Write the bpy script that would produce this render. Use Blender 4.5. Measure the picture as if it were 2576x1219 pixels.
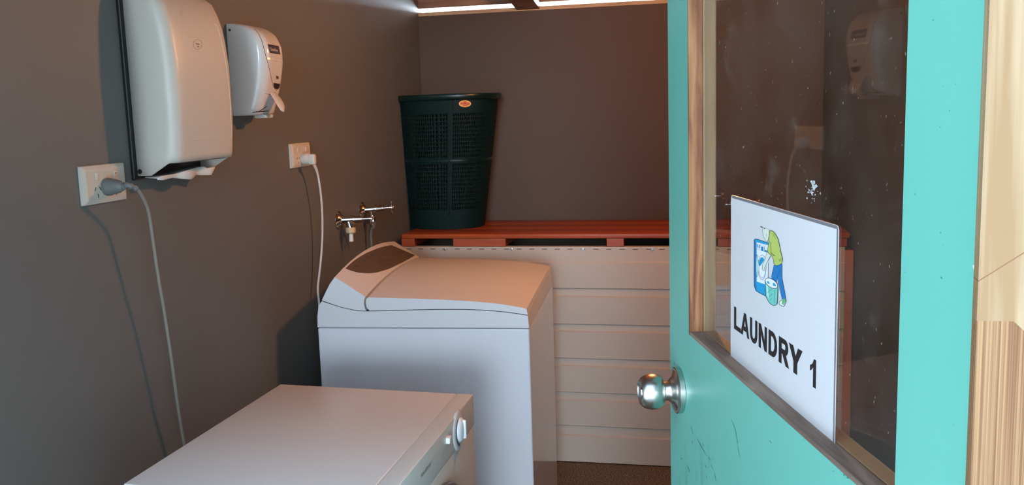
import bpy, bmesh, math, random
from mathutils import Vector, Matrix
from mathutils.bvhtree import BVHTree
random.seed(7)
for o in list(bpy.data.objects): bpy.data.objects.remove(o)
SC = bpy.context.scene
COL = SC.collection

# ------------------------------------------------------------------ camera
CAMZ = 1.3625
FPX = 2338.8
yaw, pit, rol = -0.21417928, 0.14280594, 0.03141954
_f = Vector((math.sin(yaw)*math.cos(pit), math.cos(yaw)*math.cos(pit), -math.sin(pit)))
_r0 = Vector((math.cos(yaw), -math.sin(yaw), 0)); _d0 = _f.cross(_r0)
_r = math.cos(rol)*_r0 + math.sin(rol)*_d0; _d = -math.sin(rol)*_r0 + math.cos(rol)*_d0
cam = bpy.data.cameras.new('camera'); camo = bpy.data.objects.new('camera', cam); COL.objects.link(camo)
cam.sensor_width = 36; cam.lens = FPX/2576*36; cam.clip_start = 0.02; cam.clip_end = 200
camo.matrix_world = Matrix(((_r.x, -_d.x, -_f.x, 0), (_r.y, -_d.y, -_f.y, 0), (_r.z, -_d.z, -_f.z, CAMZ), (0, 0, 0, 1)))
SC.camera = camo
EYE = Vector((0, 0, CAMZ))

# ------------------------------------------------------------------ world, light, exposure
w = bpy.data.worlds.new('sky'); SC.world = w; w.use_nodes = True
nt = w.node_tree; nt.nodes.clear()
tc = nt.nodes.new('ShaderNodeTexCoord'); sep = nt.nodes.new('ShaderNodeSeparateXYZ')
rmp = nt.nodes.new('ShaderNodeValToRGB'); rmp.color_ramp.elements[0].color = (0.74, 0.87, 1.0, 1); rmp.color_ramp.elements[0].position = 0.0
rmp.color_ramp.elements[1].color = (0.50, 0.74, 1.0, 1); rmp.color_ramp.elements[1].position = 0.9
my = nt.nodes.new('ShaderNodeMapRange'); my.inputs[1].default_value = 0.25; my.inputs[2].default_value = 0.6
my.inputs[3].default_value = 1.0; my.inputs[4].default_value = 26.0      # hazy bright sky low behind the shed
ad = nt.nodes.new('ShaderNodeMath'); ad.operation = 'MULTIPLY'; ad.inputs[1].default_value = 2.2
bg = nt.nodes.new('ShaderNodeBackground'); out = nt.nodes.new('ShaderNodeOutputWorld')
L = nt.links.new
L(tc.outputs['Generated'], sep.inputs[0]); L(sep.outputs['Z'], rmp.inputs[0]); L(sep.outputs['Y'], my.inputs[0])
mb = nt.nodes.new('ShaderNodeMapRange'); mb.inputs[1].default_value = -0.25; mb.inputs[2].default_value = -0.95
mb.inputs[3].default_value = 0.0; mb.inputs[4].default_value = 0.35       # open bright sky in front of the shed
L(sep.outputs['Y'], mb.inputs[0]); sm_ = nt.nodes.new('ShaderNodeMath'); sm_.operation = 'ADD'
L(my.outputs[0], sm_.inputs[0]); L(mb.outputs[0], sm_.inputs[1])
dp = nt.nodes.new('ShaderNodeVectorMath'); dp.operation = 'DOT_PRODUCT'; dp.inputs[1].default_value = Vector((0.15, -0.98, 0.11)).normalized()
L(tc.outputs['Generated'], dp.inputs[0]); lb_ = nt.nodes.new('ShaderNodeMapRange'); lb_.inputs[1].default_value = math.cos(math.radians(7.5)); lb_.inputs[2].default_value = math.cos(math.radians(3.5))
lb_.inputs[3].default_value = 0.0; lb_.inputs[4].default_value = 15.0     # brightest break in the clouds, behind the camera
L(dp.outputs['Value'], lb_.inputs[0]); s2_ = nt.nodes.new('ShaderNodeMath'); s2_.operation = 'ADD'
L(sm_.outputs[0], s2_.inputs[0]); L(lb_.outputs[0], s2_.inputs[1]); L(s2_.outputs[0], ad.inputs[0]); L(ad.outputs[0], bg.inputs[1]); L(rmp.outputs[0], bg.inputs[0]); L(bg.outputs[0], out.inputs[0])
SC.view_settings.view_transform = 'Standard'; SC.view_settings.look = 'None'
SC.view_settings.exposure = 0.15; SC.view_settings.gamma = 1.0; SC.view_settings.use_curve_mapping = False
SC.cycles.use_denoising = True
SC.cycles.max_bounces = 8; SC.cycles.diffuse_bounces = 5
LAMP_POS = Vector((-0.15, 2.62, 1.73)); LAMP_L = 570.0; LAMP_C = (1.0, 0.39, 0.11)

# ------------------------------------------------------------------ pixel -> place (surveying helpers)
def ray(x, y):
    return (_r*((x-1288)/FPX) + _d*((y-609.5)/FPX) + _f)
def onX(x, y, X): r = ray(x, y); return EYE + r*(X/r.x)
def onY(x, y, Y): r = ray(x, y); return EYE + r*(Y/r.y)
def onZ(x, y, Z): r = ray(x, y); return EYE + r*((Z-CAMZ)/r.z)
def onP(x, y, p, n): r = ray(x, y); return EYE + r*((p-EYE).dot(n)/r.dot(n))

# ------------------------------------------------------------------ materials
def M(name, col, rough=0.5, metal=0.0, spec=0.5, var=0.0, vscale=6.0, bump=0.0, bscale=200.0, coat=0.0, stretch=None, emit=None):
    m = bpy.data.materials.new(name); m.use_nodes = True; n = m.node_tree; p = n.nodes['Principled BSDF']; l = n.links.new
    p.inputs['Base Color'].default_value = (*col, 1); p.inputs['Roughness'].default_value = rough
    p.inputs['Metallic'].default_value = metal; p.inputs['Specular IOR Level'].default_value = spec
    if coat: p.inputs['Coat Weight'].default_value = coat; p.inputs['Coat Roughness'].default_value = 0.12
    if emit: p.inputs['Emission Color'].default_value = (*emit[0], 1); p.inputs['Emission Strength'].default_value = emit[1]
    t = n.nodes.new('ShaderNodeTexCoord'); mp = n.nodes.new('ShaderNodeMapping'); l(t.outputs['Object'], mp.inputs[0])
    if stretch: mp.inputs['Scale'].default_value = stretch
    nz = n.nodes.new('ShaderNodeTexNoise'); nz.inputs['Scale'].default_value = vscale; nz.inputs['Detail'].default_value = 6
    l(mp.outputs[0], nz.inputs['Vector'])
    mx = n.nodes.new('ShaderNodeMix'); mx.data_type = 'RGBA'
    v = max(var, 0.015)
    mx.inputs[6].default_value = (*[c*(1-v) for c in col], 1); mx.inputs[7].default_value = (*[min(1, c*(1+v)) for c in col], 1)
    l(nz.outputs['Fac'], mx.inputs[0]); l(mx.outputs[2], p.inputs['Base Color'])
    if bump:
        b = n.nodes.new('ShaderNodeTexNoise'); b.inputs['Scale'].default_value = bscale; b.inputs['Detail'].default_value = 4
        l(mp.outputs[0], b.inputs['Vector'])
        bp = n.nodes.new('ShaderNodeBump'); bp.inputs['Strength'].default_value = bump; bp.inputs['Distance'].default_value = 0.002
        l(b.outputs['Fac'], bp.inputs['Height']); l(bp.outputs[0], p.inputs['Normal'])
    return m

def wood(name, c1, c2, stretch=(30, 30, 1.5), scale=1.5, rough=0.6, bump=0.25, contrast=(0.35, 0.7)):
    m = M(name, c1, rough); n = m.node_tree; p = n.nodes['Principled BSDF']; l = n.links.new
    t = n.nodes.new('ShaderNodeTexCoord'); mp = n.nodes.new('ShaderNodeMapping'); mp.inputs['Scale'].default_value = stretch
    nz = n.nodes.new('ShaderNodeTexNoise'); nz.inputs['Scale'].default_value = scale; nz.inputs['Detail'].default_value = 8; nz.inputs['Distortion'].default_value = 0.6
    l(t.outputs['Object'], mp.inputs[0]); l(mp.outputs[0], nz.inputs['Vector'])
    rp = n.nodes.new('ShaderNodeValToRGB'); rp.color_ramp.elements[0].position = contrast[0]; rp.color_ramp.elements[1].position = contrast[1]
    rp.color_ramp.elements[0].color = (*c1, 1); rp.color_ramp.elements[1].color = (*c2, 1)
    l(nz.outputs['Fac'], rp.inputs[0]); l(rp.outputs[0], p.inputs['Base Color'])
    bp = n.nodes.new('ShaderNodeBump'); bp.inputs['Strength'].default_value = bump; bp.inputs['Distance'].default_value = 0.001
    l(nz.outputs['Fac'], bp.inputs['Height']); l(bp.outputs[0], p.inputs['Normal'])
    return m

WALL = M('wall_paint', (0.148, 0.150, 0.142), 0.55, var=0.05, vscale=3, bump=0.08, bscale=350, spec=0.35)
WALLB = M('warm_lit_wall_paint', (0.088, 0.058, 0.043), 0.6, var=0.05, vscale=3, bump=0.08, bscale=350, spec=0.3)  # back wall: warm, dim lighting is put into this browner colour
WALLD = M('shaded_wall_paint', (0.045, 0.040, 0.034), 0.6, var=0.08, vscale=3, bump=0.08, bscale=350, spec=0.3)  # right wall: its lack of light is painted in as a darker colour
CEIL = wood('roof_ply', (0.16, 0.075, 0.04), (0.30, 0.16, 0.09), (3, 1, 30), 3)
TIMB = wood('rough_timber', (0.17, 0.075, 0.04), (0.36, 0.20, 0.12), (2, 14, 14), 3)
TIMBX = wood('lit_plate_timber', (0.42, 0.27, 0.15), (0.6, 0.42, 0.25), (2, 20, 20), 3)  # paler than the other timber: the plate's lit edge is painted in
WHITE = M('appliance_white', (0.69, 0.70, 0.71), 0.32, var=0.02, vscale=4, bump=0.03, bscale=900)
WHITE2 = M('appliance_enamel', (0.72, 0.745, 0.79), 0.30, var=0.05, vscale=5, stretch=(3, 3, 0.4), coat=0.8)
DRY = M('dryer_enamel', (0.72, 0.74, 0.74), 0.33, var=0.03, vscale=5)
DRYF = M('dryer_front_plastic', (0.70, 0.735, 0.715), 0.36, var=0.02)  # faint green of the light on the front is mixed into the colour
PLAS = M('white_plastic', (0.60, 0.56, 0.48), 0.38, var=0.02, vscale=8, bump=0.02, bscale=500)
PLASG = M('gloss_white_plastic', (0.63, 0.61, 0.57), 0.16, var=0.02, vscale=8)
BLACK = M('black_plastic', (0.012, 0.013, 0.014), 0.35)
DARK = M('dark_gap', (0.02, 0.02, 0.02), 0.7)
GREYC = M('grey_cable', (0.26, 0.25, 0.21), 0.5, var=0.08, vscale=60)
GREYP = M('grey_plug', (0.17, 0.18, 0.17), 0.42, var=0.1, vscale=40)
WCAB = M('white_cable', (0.62, 0.58, 0.52), 0.45)
CHROME = M('chrome', (0.78, 0.78, 0.77), 0.13, 1.0)
BRUSH = M('brushed_steel', (0.60, 0.58, 0.55), 0.27, 1.0, var=0.1, vscale=8, stretch=(1, 1, 60))
CREAM = M('cream_sheet_metal', (0.53, 0.465, 0.39), 0.40, var=0.04, vscale=5, spec=0.5)
ORANGE = wood('orange_stained_timber', (0.31, 0.046, 0.009), (0.46, 0.090, 0.019), (1.6, 22, 22), 2.2, 0.42, 0.15, (0.25, 0.8))
ORANGEV = wood('orange_stained_post', (0.42, 0.10, 0.03), (0.56, 0.16, 0.05), (22, 22, 1.5), 2.2, 0.5, 0.15)
GREEN = M('dark_green_plastic', (0.0015, 0.0145, 0.013), 0.32, spec=0.4)
GREENM = M('matt_green_plastic', (0.0015, 0.0135, 0.0125), 0.6, spec=0.15)
PAPER = M('paper', (0.67, 0.67, 0.68), 0.6)
TOWEL = M('paper_towel', (0.78, 0.78, 0.74), 0.9)
INK = M('ink_black', (0.010, 0.009, 0.010), 0.5)
SLEEVE = M('laminate_sleeve', (0.22, 0.21, 0.22), 0.15)
OVER = M('control_overlay', (0.115, 0.085, 0.06), 0.5, var=0.08, vscale=30)
TURQ = M('turquoise_paint', (0.15, 0.51, 0.41), 0.38)

# turquoise paint: scuffs low on the door, small dents
n = TURQ.node_tree; l = n.links.new; p = n.nodes['Principled BSDF']
t = n.nodes.new('ShaderNodeTexCoord'); mp = n.nodes.new('ShaderNodeMapping'); mp.inputs['Rotation'].default_value = (0, 0.35, 0); mp.inputs['Scale'].default_value = (26, 20, 7)
nz = n.nodes.new('ShaderNodeTexNoise'); nz.inputs['Scale'].default_value = 1.3; nz.inputs['Detail'].default_value = 6; nz.inputs['Roughness'].default_value = 0.65
l(t.outputs['Object'], mp.inputs[0]); l(mp.outputs[0], nz.inputs['Vector'])
r1 = n.nodes.new('ShaderNodeValToRGB'); r1.color_ramp.elements[0].position = 0.55; r1.color_ramp.elements[1].position = 0.66
l(nz.outputs['Fac'], r1.inputs[0])
sx = n.nodes.new('ShaderNodeSeparateXYZ'); l(t.outputs['Object'], sx.inputs[0])
mz = n.nodes.new('ShaderNodeMapRange'); mz.inputs[1].default_value = 0.93; mz.inputs[2].default_value = 0.80; l(sx.outputs['Z'], mz.inputs[0])
mu = n.nodes.new('ShaderNodeMath'); mu.operation = 'MULTIPLY'; l(r1.outputs[0], mu.inputs[0]); l(mz.outputs[0], mu.inputs[1])
mu2 = n.nodes.new('ShaderNodeMath'); mu2.operation = 'MULTIPLY'; mu2.inputs[1].default_value = 0.6; l(mu.outputs[0], mu2.inputs[0])
vo = n.nodes.new('ShaderNodeTexVoronoi'); vo.inputs['Scale'].default_value = 13; vo.inputs['Randomness'].default_value = 1
mp2 = n.nodes.new('ShaderNodeMapping'); mp2.inputs['Scale'].default_value = (1.6, 0.01, 0.8); l(t.outputs['Object'], mp2.inputs[0]); l(mp2.outputs[0], vo.inputs['Vector'])
lt = n.nodes.new('ShaderNodeMath'); lt.operation = 'LESS_THAN'; lt.inputs[1].default_value = 0.05; l(vo.outputs['Distance'], lt.inputs[0])
mxa = n.nodes.new('ShaderNodeMath'); mxa.operation = 'MAXIMUM'; l(mu2.outputs[0], mxa.inputs[0])
lt2 = n.nodes.new('ShaderNodeMath'); lt2.operation = 'MULTIPLY'; lt2.inputs[1].default_value = 0.6; l(lt.outputs[0], lt2.inputs[0]); l(lt2.outputs[0], mxa.inputs[1])
mx = n.nodes.new('ShaderNodeMix'); mx.data_type = 'RGBA'; mx.inputs[6].default_value = (0.15, 0.51, 0.41, 1); mx.inputs[7].default_value = (0.04, 0.20, 0.19, 1)
l(mxa.outputs[0], mx.inputs[0]); l(mx.outputs[2], p.inputs['Base Color'])

# floor: speckled brown carpet-like sheet
FLOOR = M('floor_speckle', (0.11, 0.085, 0.06), 0.7, bump=0.8, bscale=260)
n = FLOOR.node_tree; l = n.links.new; p = n.nodes['Principled BSDF']
t = n.nodes.new('ShaderNodeTexCoord'); nz = n.nodes.new('ShaderNodeTexNoise'); nz.inputs['Scale'].default_value = 190; nz.inputs['Detail'].default_value = 3
l(t.outputs['Object'], nz.inputs['Vector']); rp = n.nodes.new('ShaderNodeValToRGB')
rp.color_ramp.elements[0].position = 0.42; rp.color_ramp.elements[0].color = (0.045, 0.035, 0.026, 1)
rp.color_ramp.elements[1].position = 0.62; rp.color_ramp.elements[1].color = (0.26, 0.20, 0.14, 1)
l(nz.outputs['Fac'], rp.inputs[0]); l(rp.outputs[0], p.inputs['Base Color'])

# dirty window glass
GLASS = bpy.data.materials.new('dirty_glass'); GLASS.use_nodes = True
n = GLASS.node_tree; l = n.links.new; n.nodes.clear(); o_ = n.nodes.new('ShaderNodeOutputMaterial')
tr = n.nodes.new('ShaderNodeBsdfTransparent'); tr.inputs[0].default_value = (0.90, 0.92, 0.90, 1)
gl = n.nodes.new('ShaderNodeBsdfGlossy'); gl.inputs['Roughness'].default_value = 0.02
fr = n.nodes.new('ShaderNodeFresnel'); fr.inputs[0].default_value = 1.5
geo = n.nodes.new('ShaderNodeNewGeometry'); iv = n.nodes.new('ShaderNodeMath'); iv.operation = 'SUBTRACT'; iv.inputs[0].default_value = 1.0; l(geo.outputs['Backfacing'], iv.inputs[1])
fm = n.nodes.new('ShaderNodeMath'); fm.operation = 'MULTIPLY'; l(fr.outputs[0], fm.inputs[0]); l(iv.outputs[0], fm.inputs[1])
m1 = n.nodes.new('ShaderNodeMixShader'); l(fm.outputs[0], m1.inputs[0]); l(tr.outputs[0], m1.inputs[1]); l(gl.outputs[0], m1.inputs[2])
df = n.nodes.new('ShaderNodeBsdfDiffuse'); df.inputs[0].default_value = (0.55, 0.52, 0.45, 1)
m2 = n.nodes.new('ShaderNodeMixShader'); l(m1.outputs[0], m2.inputs[1]); l(df.outputs[0], m2.inputs[2]); l(m2.outputs[0], o_.inputs[0])
t = n.nodes.new('ShaderNodeTexCoord')
def nz_(scale, detail, vec, lo, hi, val):
    a = n.nodes.new('ShaderNodeTexNoise'); a.inputs['Scale'].default_value = scale; a.inputs['Detail'].default_value = detail; a.inputs['Roughness'].default_value = 0.7
    mp = n.nodes.new('ShaderNodeMapping'); mp.inputs['Scale'].default_value = vec; l(t.outputs['Object'], mp.inputs[0]); l(mp.outputs[0], a.inputs['Vector'])
    r = n.nodes.new('ShaderNodeMapRange'); r.inputs[1].default_value = lo; r.inputs[2].default_value = hi; r.inputs[4].default_value = val; l(a.outputs['Fac'], r.inputs[0])
    return r.outputs[0]
def mx_(a, b):
    q = n.nodes.new('ShaderNodeMath'); q.operation = 'MAXIMUM'; l(a, q.inputs[0]); l(b, q.inputs[1]); return q.outputs[0]
film = nz_(6, 6, (1, 1, 1), 0.35, 0.8, 0.05)
specks = nz_(330, 1, (1, 1, 0.55), 0.74, 0.79, 0.40)
streak = nz_(40, 3, (1, 1, 0.12), 0.68, 0.82, 0.10)
smudge = nz_(15, 8, (1, 1, 0.8), 0.54, 0.75, 0.13)
l(mx_(mx_(film, specks), mx_(streak, smudge)), m2.inputs[0])

# pine door jamb: broad pale figure above, ridged grain below, a crack across
PINE = M('pine_jamb', (0.62, 0.42, 0.23), 0.6)
n = PINE.node_tree; l = n.links.new; p = n.nodes['Principled BSDF']; t = n.nodes.new('ShaderNodeTexCoord')
def band(stretch, scale, c1, c2, lo, hi, dist):
    mp = n.nodes.new('ShaderNodeMapping'); mp.inputs['Scale'].default_value = stretch; l(t.outputs['Object'], mp.inputs[0])
    a = n.nodes.new('ShaderNodeTexNoise'); a.inputs['Scale'].default_value = scale; a.inputs['Detail'].default_value = 4; a.inputs['Distortion'].default_value = dist
    l(mp.outputs[0], a.inputs['Vector']); r = n.nodes.new('ShaderNodeValToRGB'); r.color_ramp.elements[0].position = lo; r.color_ramp.elements[1].position = hi
    r.color_ramp.elements[0].color = (*c1, 1); r.color_ramp.elements[1].color = (*c2, 1); l(a.outputs['Fac'], r.inputs[0]); return r.outputs[0], a.outputs['Fac']
up, uph = band((60, 60, 2.2), 1.3, (0.29, 0.165, 0.070), (0.43, 0.315, 0.185), 0.38, 0.62, 0.4)
lo, loh = band((620, 620, 2.5), 1.1, (0.17, 0.066, 0.018), (0.36, 0.20, 0.085), 0.38, 0.62, 0.2)
sx = n.nodes.new('ShaderNodeSeparateXYZ'); l(t.outputs['Object'], sx.inputs[0])
# boundary height falls to the right in a ragged step
zb = n.nodes.new('ShaderNodeMapRange'); zb.inputs[1].default_value = 0.186; zb.inputs[2].default_value = 0.196; zb.inputs[3].default_value = 1.2200; zb.inputs[4].default_value = 1.2105
l(sx.outputs['X'], zb.inputs[0])
ls = n.nodes.new('ShaderNodeMath'); ls.operation = 'LESS_THAN'; l(sx.outputs['Z'], ls.inputs[0]); l(zb.outputs[0], ls.inputs[1])
mx = n.nodes.new('ShaderNodeMix'); mx.data_type = 'RGBA'; l(ls.outputs[0], mx.inputs[0]); l(up, mx.inputs[6]); l(lo, mx.inputs[7])
ck = n.nodes.new('ShaderNodeMapRange'); ck.inputs[1].default_value = 0.17; ck.inputs[2].default_value = 0.215; ck.inputs[3].default_value = 1.2495; ck.inputs[4].default_value = 1.2815; ck.clamp = False
l(sx.outputs['X'], ck.inputs[0])
sb = n.nodes.new('ShaderNodeMath'); sb.operation = 'SUBTRACT'; l(sx.outputs['Z'], sb.inputs[0]); l(ck.outputs[0], sb.inputs[1])
ab = n.nodes.new('ShaderNodeMath'); ab.operation = 'ABSOLUTE'; l(sb.outputs[0], ab.inputs[0])
l3 = n.nodes.new('ShaderNodeMath'); l3.operation = 'LESS_THAN'; l3.inputs[1].default_value = 0.0005; l(ab.outputs[0], l3.inputs[0])
mx3 = n.nodes.new('ShaderNodeMix'); mx3.data_type = 'RGBA'; mx3.inputs[7].default_value = (0.20, 0.09, 0.03, 1); l(l3.outputs[0], mx3.inputs[0]); l(mx.outputs[2], mx3.inputs[6])
l(mx3.outputs[2], p.inputs['Base Color'])
bp = n.nodes.new('ShaderNodeBump'); bp.inputs['Strength'].default_value = 0.6; bp.inputs['Distance'].default_value = 0.0006
mm = n.nodes.new('ShaderNodeMath'); mm.operation = 'MULTIPLY'; l(loh, mm.inputs[0]); l(ls.outputs[0], mm.inputs[1]); l(mm.outputs[0], bp.inputs['Height']); l(bp.outputs[0], p.inputs['Normal'])

BEAD = wood('glazing_bead_wood', (0.17, 0.055, 0.016), (0.42, 0.195, 0.08), (55, 55, 4), 1.5, 0.6, 0.3, (0.38, 0.62))
BEADH = wood('weathered_bead_wood', (0.15, 0.10, 0.075), (0.29, 0.21, 0.165), (5, 60, 60), 1.5, 0.7, 0.4, (0.35, 0.65))
BEADI = wood('inner_bead_wood', (0.50, 0.30, 0.17), (0.62, 0.39, 0.24), (10, 10, 2), 3, 0.6, 0.1)

# ------------------------------------------------------------------ mesh helpers
def obj(name, bm, mat, parent=None, smooth=False, angle=40):
    me = bpy.data.meshes.new(name)
    bmesh.ops.recalc_face_normals(bm, faces=bm.faces[:]) if not getattr(bm, '_keep', False) else None
    bm.to_mesh(me); bm.free()
    return link(name, me, mat, parent, smooth, angle)
def link(name, me, mat, parent=None, smooth=False, angle=40):
    for m in (mat if isinstance(mat, (list, tuple)) else [mat]): me.materials.append(m)
    if smooth:
        me.shade_smooth()
        try: me.set_sharp_from_angle(angle=math.radians(angle))
        except Exception: pass
    o = bpy.data.objects.new(name, me); COL.objects.link(o)
    if parent: o.parent = parent
    return o
def empty(name, loc=(0, 0, 0), mat=None):
    o = bpy.data.objects.new(name, None); o.empty_display_size = 0.05; COL.objects.link(o)
    o.matrix_world = mat if mat is not None else Matrix.Translation(Vector(loc)); return o
def tag(o, label=None, cat=None, group=None, kind=None):
    if label: o['label'] = label
    if cat: o['category'] = cat
    if group: o['group'] = group
    if kind: o['kind'] = kind
    return o
def world_parent(o, p):        # mesh made in world coordinates -> child of p
    bpy.context.view_layer.update()
    o.data.transform(p.matrix_world.inverted()); o.parent = p; return o
def merge(bm, b2, T=None):
    me = bpy.data.meshes.new('tmp'); b2.to_mesh(me); b2.free()
    if T is not None: me.transform(T)
    bm.from_mesh(me); bpy.data.meshes.remove(me)
def box(bm, x0, x1, y0, y1, z0, z1, bev=0.0, seg=2, T=None):
    b = bmesh.new(); bmesh.ops.create_cube(b, size=1)
    for v in b.verts:
        v.co = Vector(((x0+x1)/2+v.co.x*(x1-x0), (y0+y1)/2+v.co.y*(y1-y0), (z0+z1)/2+v.co.z*(z1-z0)))
    if bev: bmesh.ops.bevel(b, geom=b.edges[:], offset=bev, segments=seg, profile=0.5, affect='EDGES')
    merge(bm, b, T)
def frame_of(d):
    d = d.normalized(); a = Vector((0, 0, 1)) if abs(d.z) < 0.9 else Vector((1, 0, 0))
    u = d.cross(a).normalized(); return u, d.cross(u).normalized()
def tube(bm, pts, r, seg=12, cap=True):
    pts = [Vector(p) for p in pts]; rings = []; u = None
    for i, p in enumerate(pts):
        d = (pts[min(i+1, len(pts)-1)]-pts[max(i-1, 0)]).normalized()
        if u is None: u, v = frame_of(d)
        else:
            u = (u-d*u.dot(d)).normalized(); v = d.cross(u)
        rr = r[i] if isinstance(r, (list, tuple)) else r
        rings.append([bm.verts.new(p+(u*math.cos(a)+v*math.sin(a))*rr) for a in [2*math.pi*k/seg for k in range(seg)]])
    for a, b in zip(rings, rings[1:]):
        for k in range(seg): bm.faces.new((a[k], a[(k+1) % seg], b[(k+1) % seg], b[k]))
    if cap: bm.faces.new(rings[0][::-1]); bm.faces.new(rings[-1])
def spline(pts, n=8):
    P = [Vector(p) for p in pts]; P = [P[0]*2-P[1]]+P+[P[-1]*2-P[-2]]; out = []
    for i in range(1, len(P)-2):
        for k in range(n):
            t = k/n; a, b, c, d = P[i-1:i+3]
            out.append(0.5*((2*b)+(c-a)*t+(2*a-5*b+4*c-d)*t*t+(3*b-a-3*c+d)*t**3))
    out.append(P[-2]); return out
def lathe(bm, o, d, prof, seg=32):     # prof: (distance along d, radius)
    o = Vector(o); d = Vector(d).normalized(); u, v = frame_of(d); rings = []
    for h, r in prof:
        c = o+d*h
        if r < 1e-6: rings.append([bm.verts.new(c)])
        else: rings.append([bm.verts.new(c+(u*math.cos(2*math.pi*k/seg)+v*math.sin(2*math.pi*k/seg))*r) for k in range(seg)])
    for a, b in zip(rings, rings[1:]):
        for k in range(seg):
            q = [a[k % len(a)], a[(k+1) % len(a)], b[(k+1) % len(b)], b[k % len(b)]]
            q = list(dict.fromkeys(q))
            if len(q) > 2: bm.faces.new(q)
    if len(rings[0]) > 1: bm.faces.new(rings[0][::-1])
    if len(rings[-1]) > 1: bm.faces.new(rings[-1])
def loft(bm, rings, closed=True, cap=True):
    R = [[bm.verts.new(Vector(p)) for p in r] for r in rings]; m = len(R[0])
    for a, b in zip(R, R[1:]):
        for k in range(m if closed else m-1): bm.faces.new((a[k], a[(k+1) % m], b[(k+1) % m], b[k]))
    if cap and closed: bm.faces.new(R[0][::-1]); bm.faces.new(R[-1])
    return R
def ring_slab(bm, out_, inn, y0, y1):   # rectangular frame: outer/inner (x0,x1,z0,z1), thickness y0..y1
    def c(q, y): return [bm.verts.new((q[0], y, q[2])), bm.verts.new((q[1], y, q[2])), bm.verts.new((q[1], y, q[3])), bm.verts.new((q[0], y, q[3]))]
    a, b, c1, d = c(out_, y0), c(inn, y0), c(out_, y1), c(inn, y1)
    for k in range(4):
        j = (k+1) % 4
        bm.faces.new((a[k], a[j], b[j], b[k])); bm.faces.new((c1[k], d[k], d[j], c1[j]))
        bm.faces.new((a[k], c1[k], c1[j], a[j])); bm.faces.new((b[k], b[j], d[j], d[k]))
def fill2d(loops, to3):      # filled outline with holes -> mesh ; to3 maps (u,v)->Vector
    cu = bpy.data.curves.new('c', 'CURVE'); cu.dimensions = '2D'; cu.fill_mode = 'BOTH'; cu.offset = 0.022
    for lp in loops:
        s = cu.splines.new('POLY'); s.points.add(len(lp)-1); s.use_cyclic_u = True
        for i, q in enumerate(lp): s.points[i].co = (q[0], q[1], 0, 1)
    o = bpy.data.objects.new('c', cu); COL.objects.link(o); bpy.context.view_layer.update()
    me = bpy.data.meshes.new_from_object(o.evaluated_get(bpy.context.evaluated_depsgraph_get()))
    bpy.data.objects.remove(o); bm = bmesh.new(); bm.from_mesh(me); bpy.data.meshes.remove(me)
    for v in bm.verts: v.co = to3(v.co.x, v.co.y)
    return bm
def text_bm(s, size, O, U, V, off=0.0, shear=0.0):   # writing laid on a plane: origin O, right U, up V
    cu = bpy.data.curves.new('t', 'FONT'); cu.body = s; cu.size = size; cu.offset = off; cu.shear = shear; cu.resolution_u = 3
    o = bpy.data.objects.new('t', cu); COL.objects.link(o); bpy.context.view_layer.update()
    me = bpy.data.meshes.new_from_object(o.evaluated_get(bpy.context.evaluated_depsgraph_get()))
    bpy.data.objects.remove(o); bm = bmesh.new(); bm.from_mesh(me); bpy.data.meshes.remove(me)
    for v in bm.verts: v.co = Vector(O)+Vector(U)*v.co.x+Vector(V)*v.co.y
    return bm
def bvh_of(*objs):
    bpy.context.view_layer.update(); vs, fs = [], []
    for o in objs:
        b = len(vs); vs += [o.matrix_world @ v.co for v in o.data.vertices]; fs += [tuple(i+b for i in p.vertices) for p in o.data.polygons]
    return BVHTree.FromPolygons(vs, fs)
def hit(bvh, x, y, off=0.0008):
    loc, nrm, i, d = bvh.ray_cast(EYE, ray(x, y).normalized())
    if loc is None: return None
    if nrm.dot(ray(x, y)) > 0: nrm = -nrm
    return loc+nrm*off
def resample(pts, n):
    pts = [Vector((*p, 0)) for p in pts]; Ls = [0]
    for a, b in zip(pts, pts[1:]): Ls.append(Ls[-1]+(b-a).length)
    out = []
    for k in range(n):
        s = Ls[-1]*k/(n-1); i = 0
        while i < len(Ls)-2 and Ls[i+1] < s: i += 1
        t = (s-Ls[i])/max(1e-9, Ls[i+1]-Ls[i]); q = pts[i].lerp(pts[i+1], min(1, t)); out.append((q.x, q.y))
    return out
def patch(bm, bvh, a, b, n=16, m=6, off=0.0008):     # thin skin on a surface between two outlines
    A, B = resample(a, n), resample(b, n); G = []
    for p, q in zip(A, B):
        row = []
        for k in range(m):
            t = k/(m-1); h = hit(bvh, p[0]+(q[0]-p[0])*t, p[1]+(q[1]-p[1])*t, off)
            row.append(bm.verts.new(h) if h is not None else None)
        G.append(row)
    for r0, r1 in zip(G, G[1:]):
        for k in range(m-1):
            f = [r0[k], r0[k+1], r1[k+1], r1[k]]
            if all(f): bm.faces.new(f)
def line_on(bm, bvh, pts, r=0.0008, off=0.0003, n=20, seg=6):
    P = [hit(bvh, *q, off) for q in resample(pts, n)]; P = [p for p in P if p is not None]
    if len(P) > 1: tube(bm, P, r, seg)

def smoothp(pr):
    return [(v.x, v.y) for v in spline([(a, c, 0) for a, c in pr], 5)]
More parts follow.
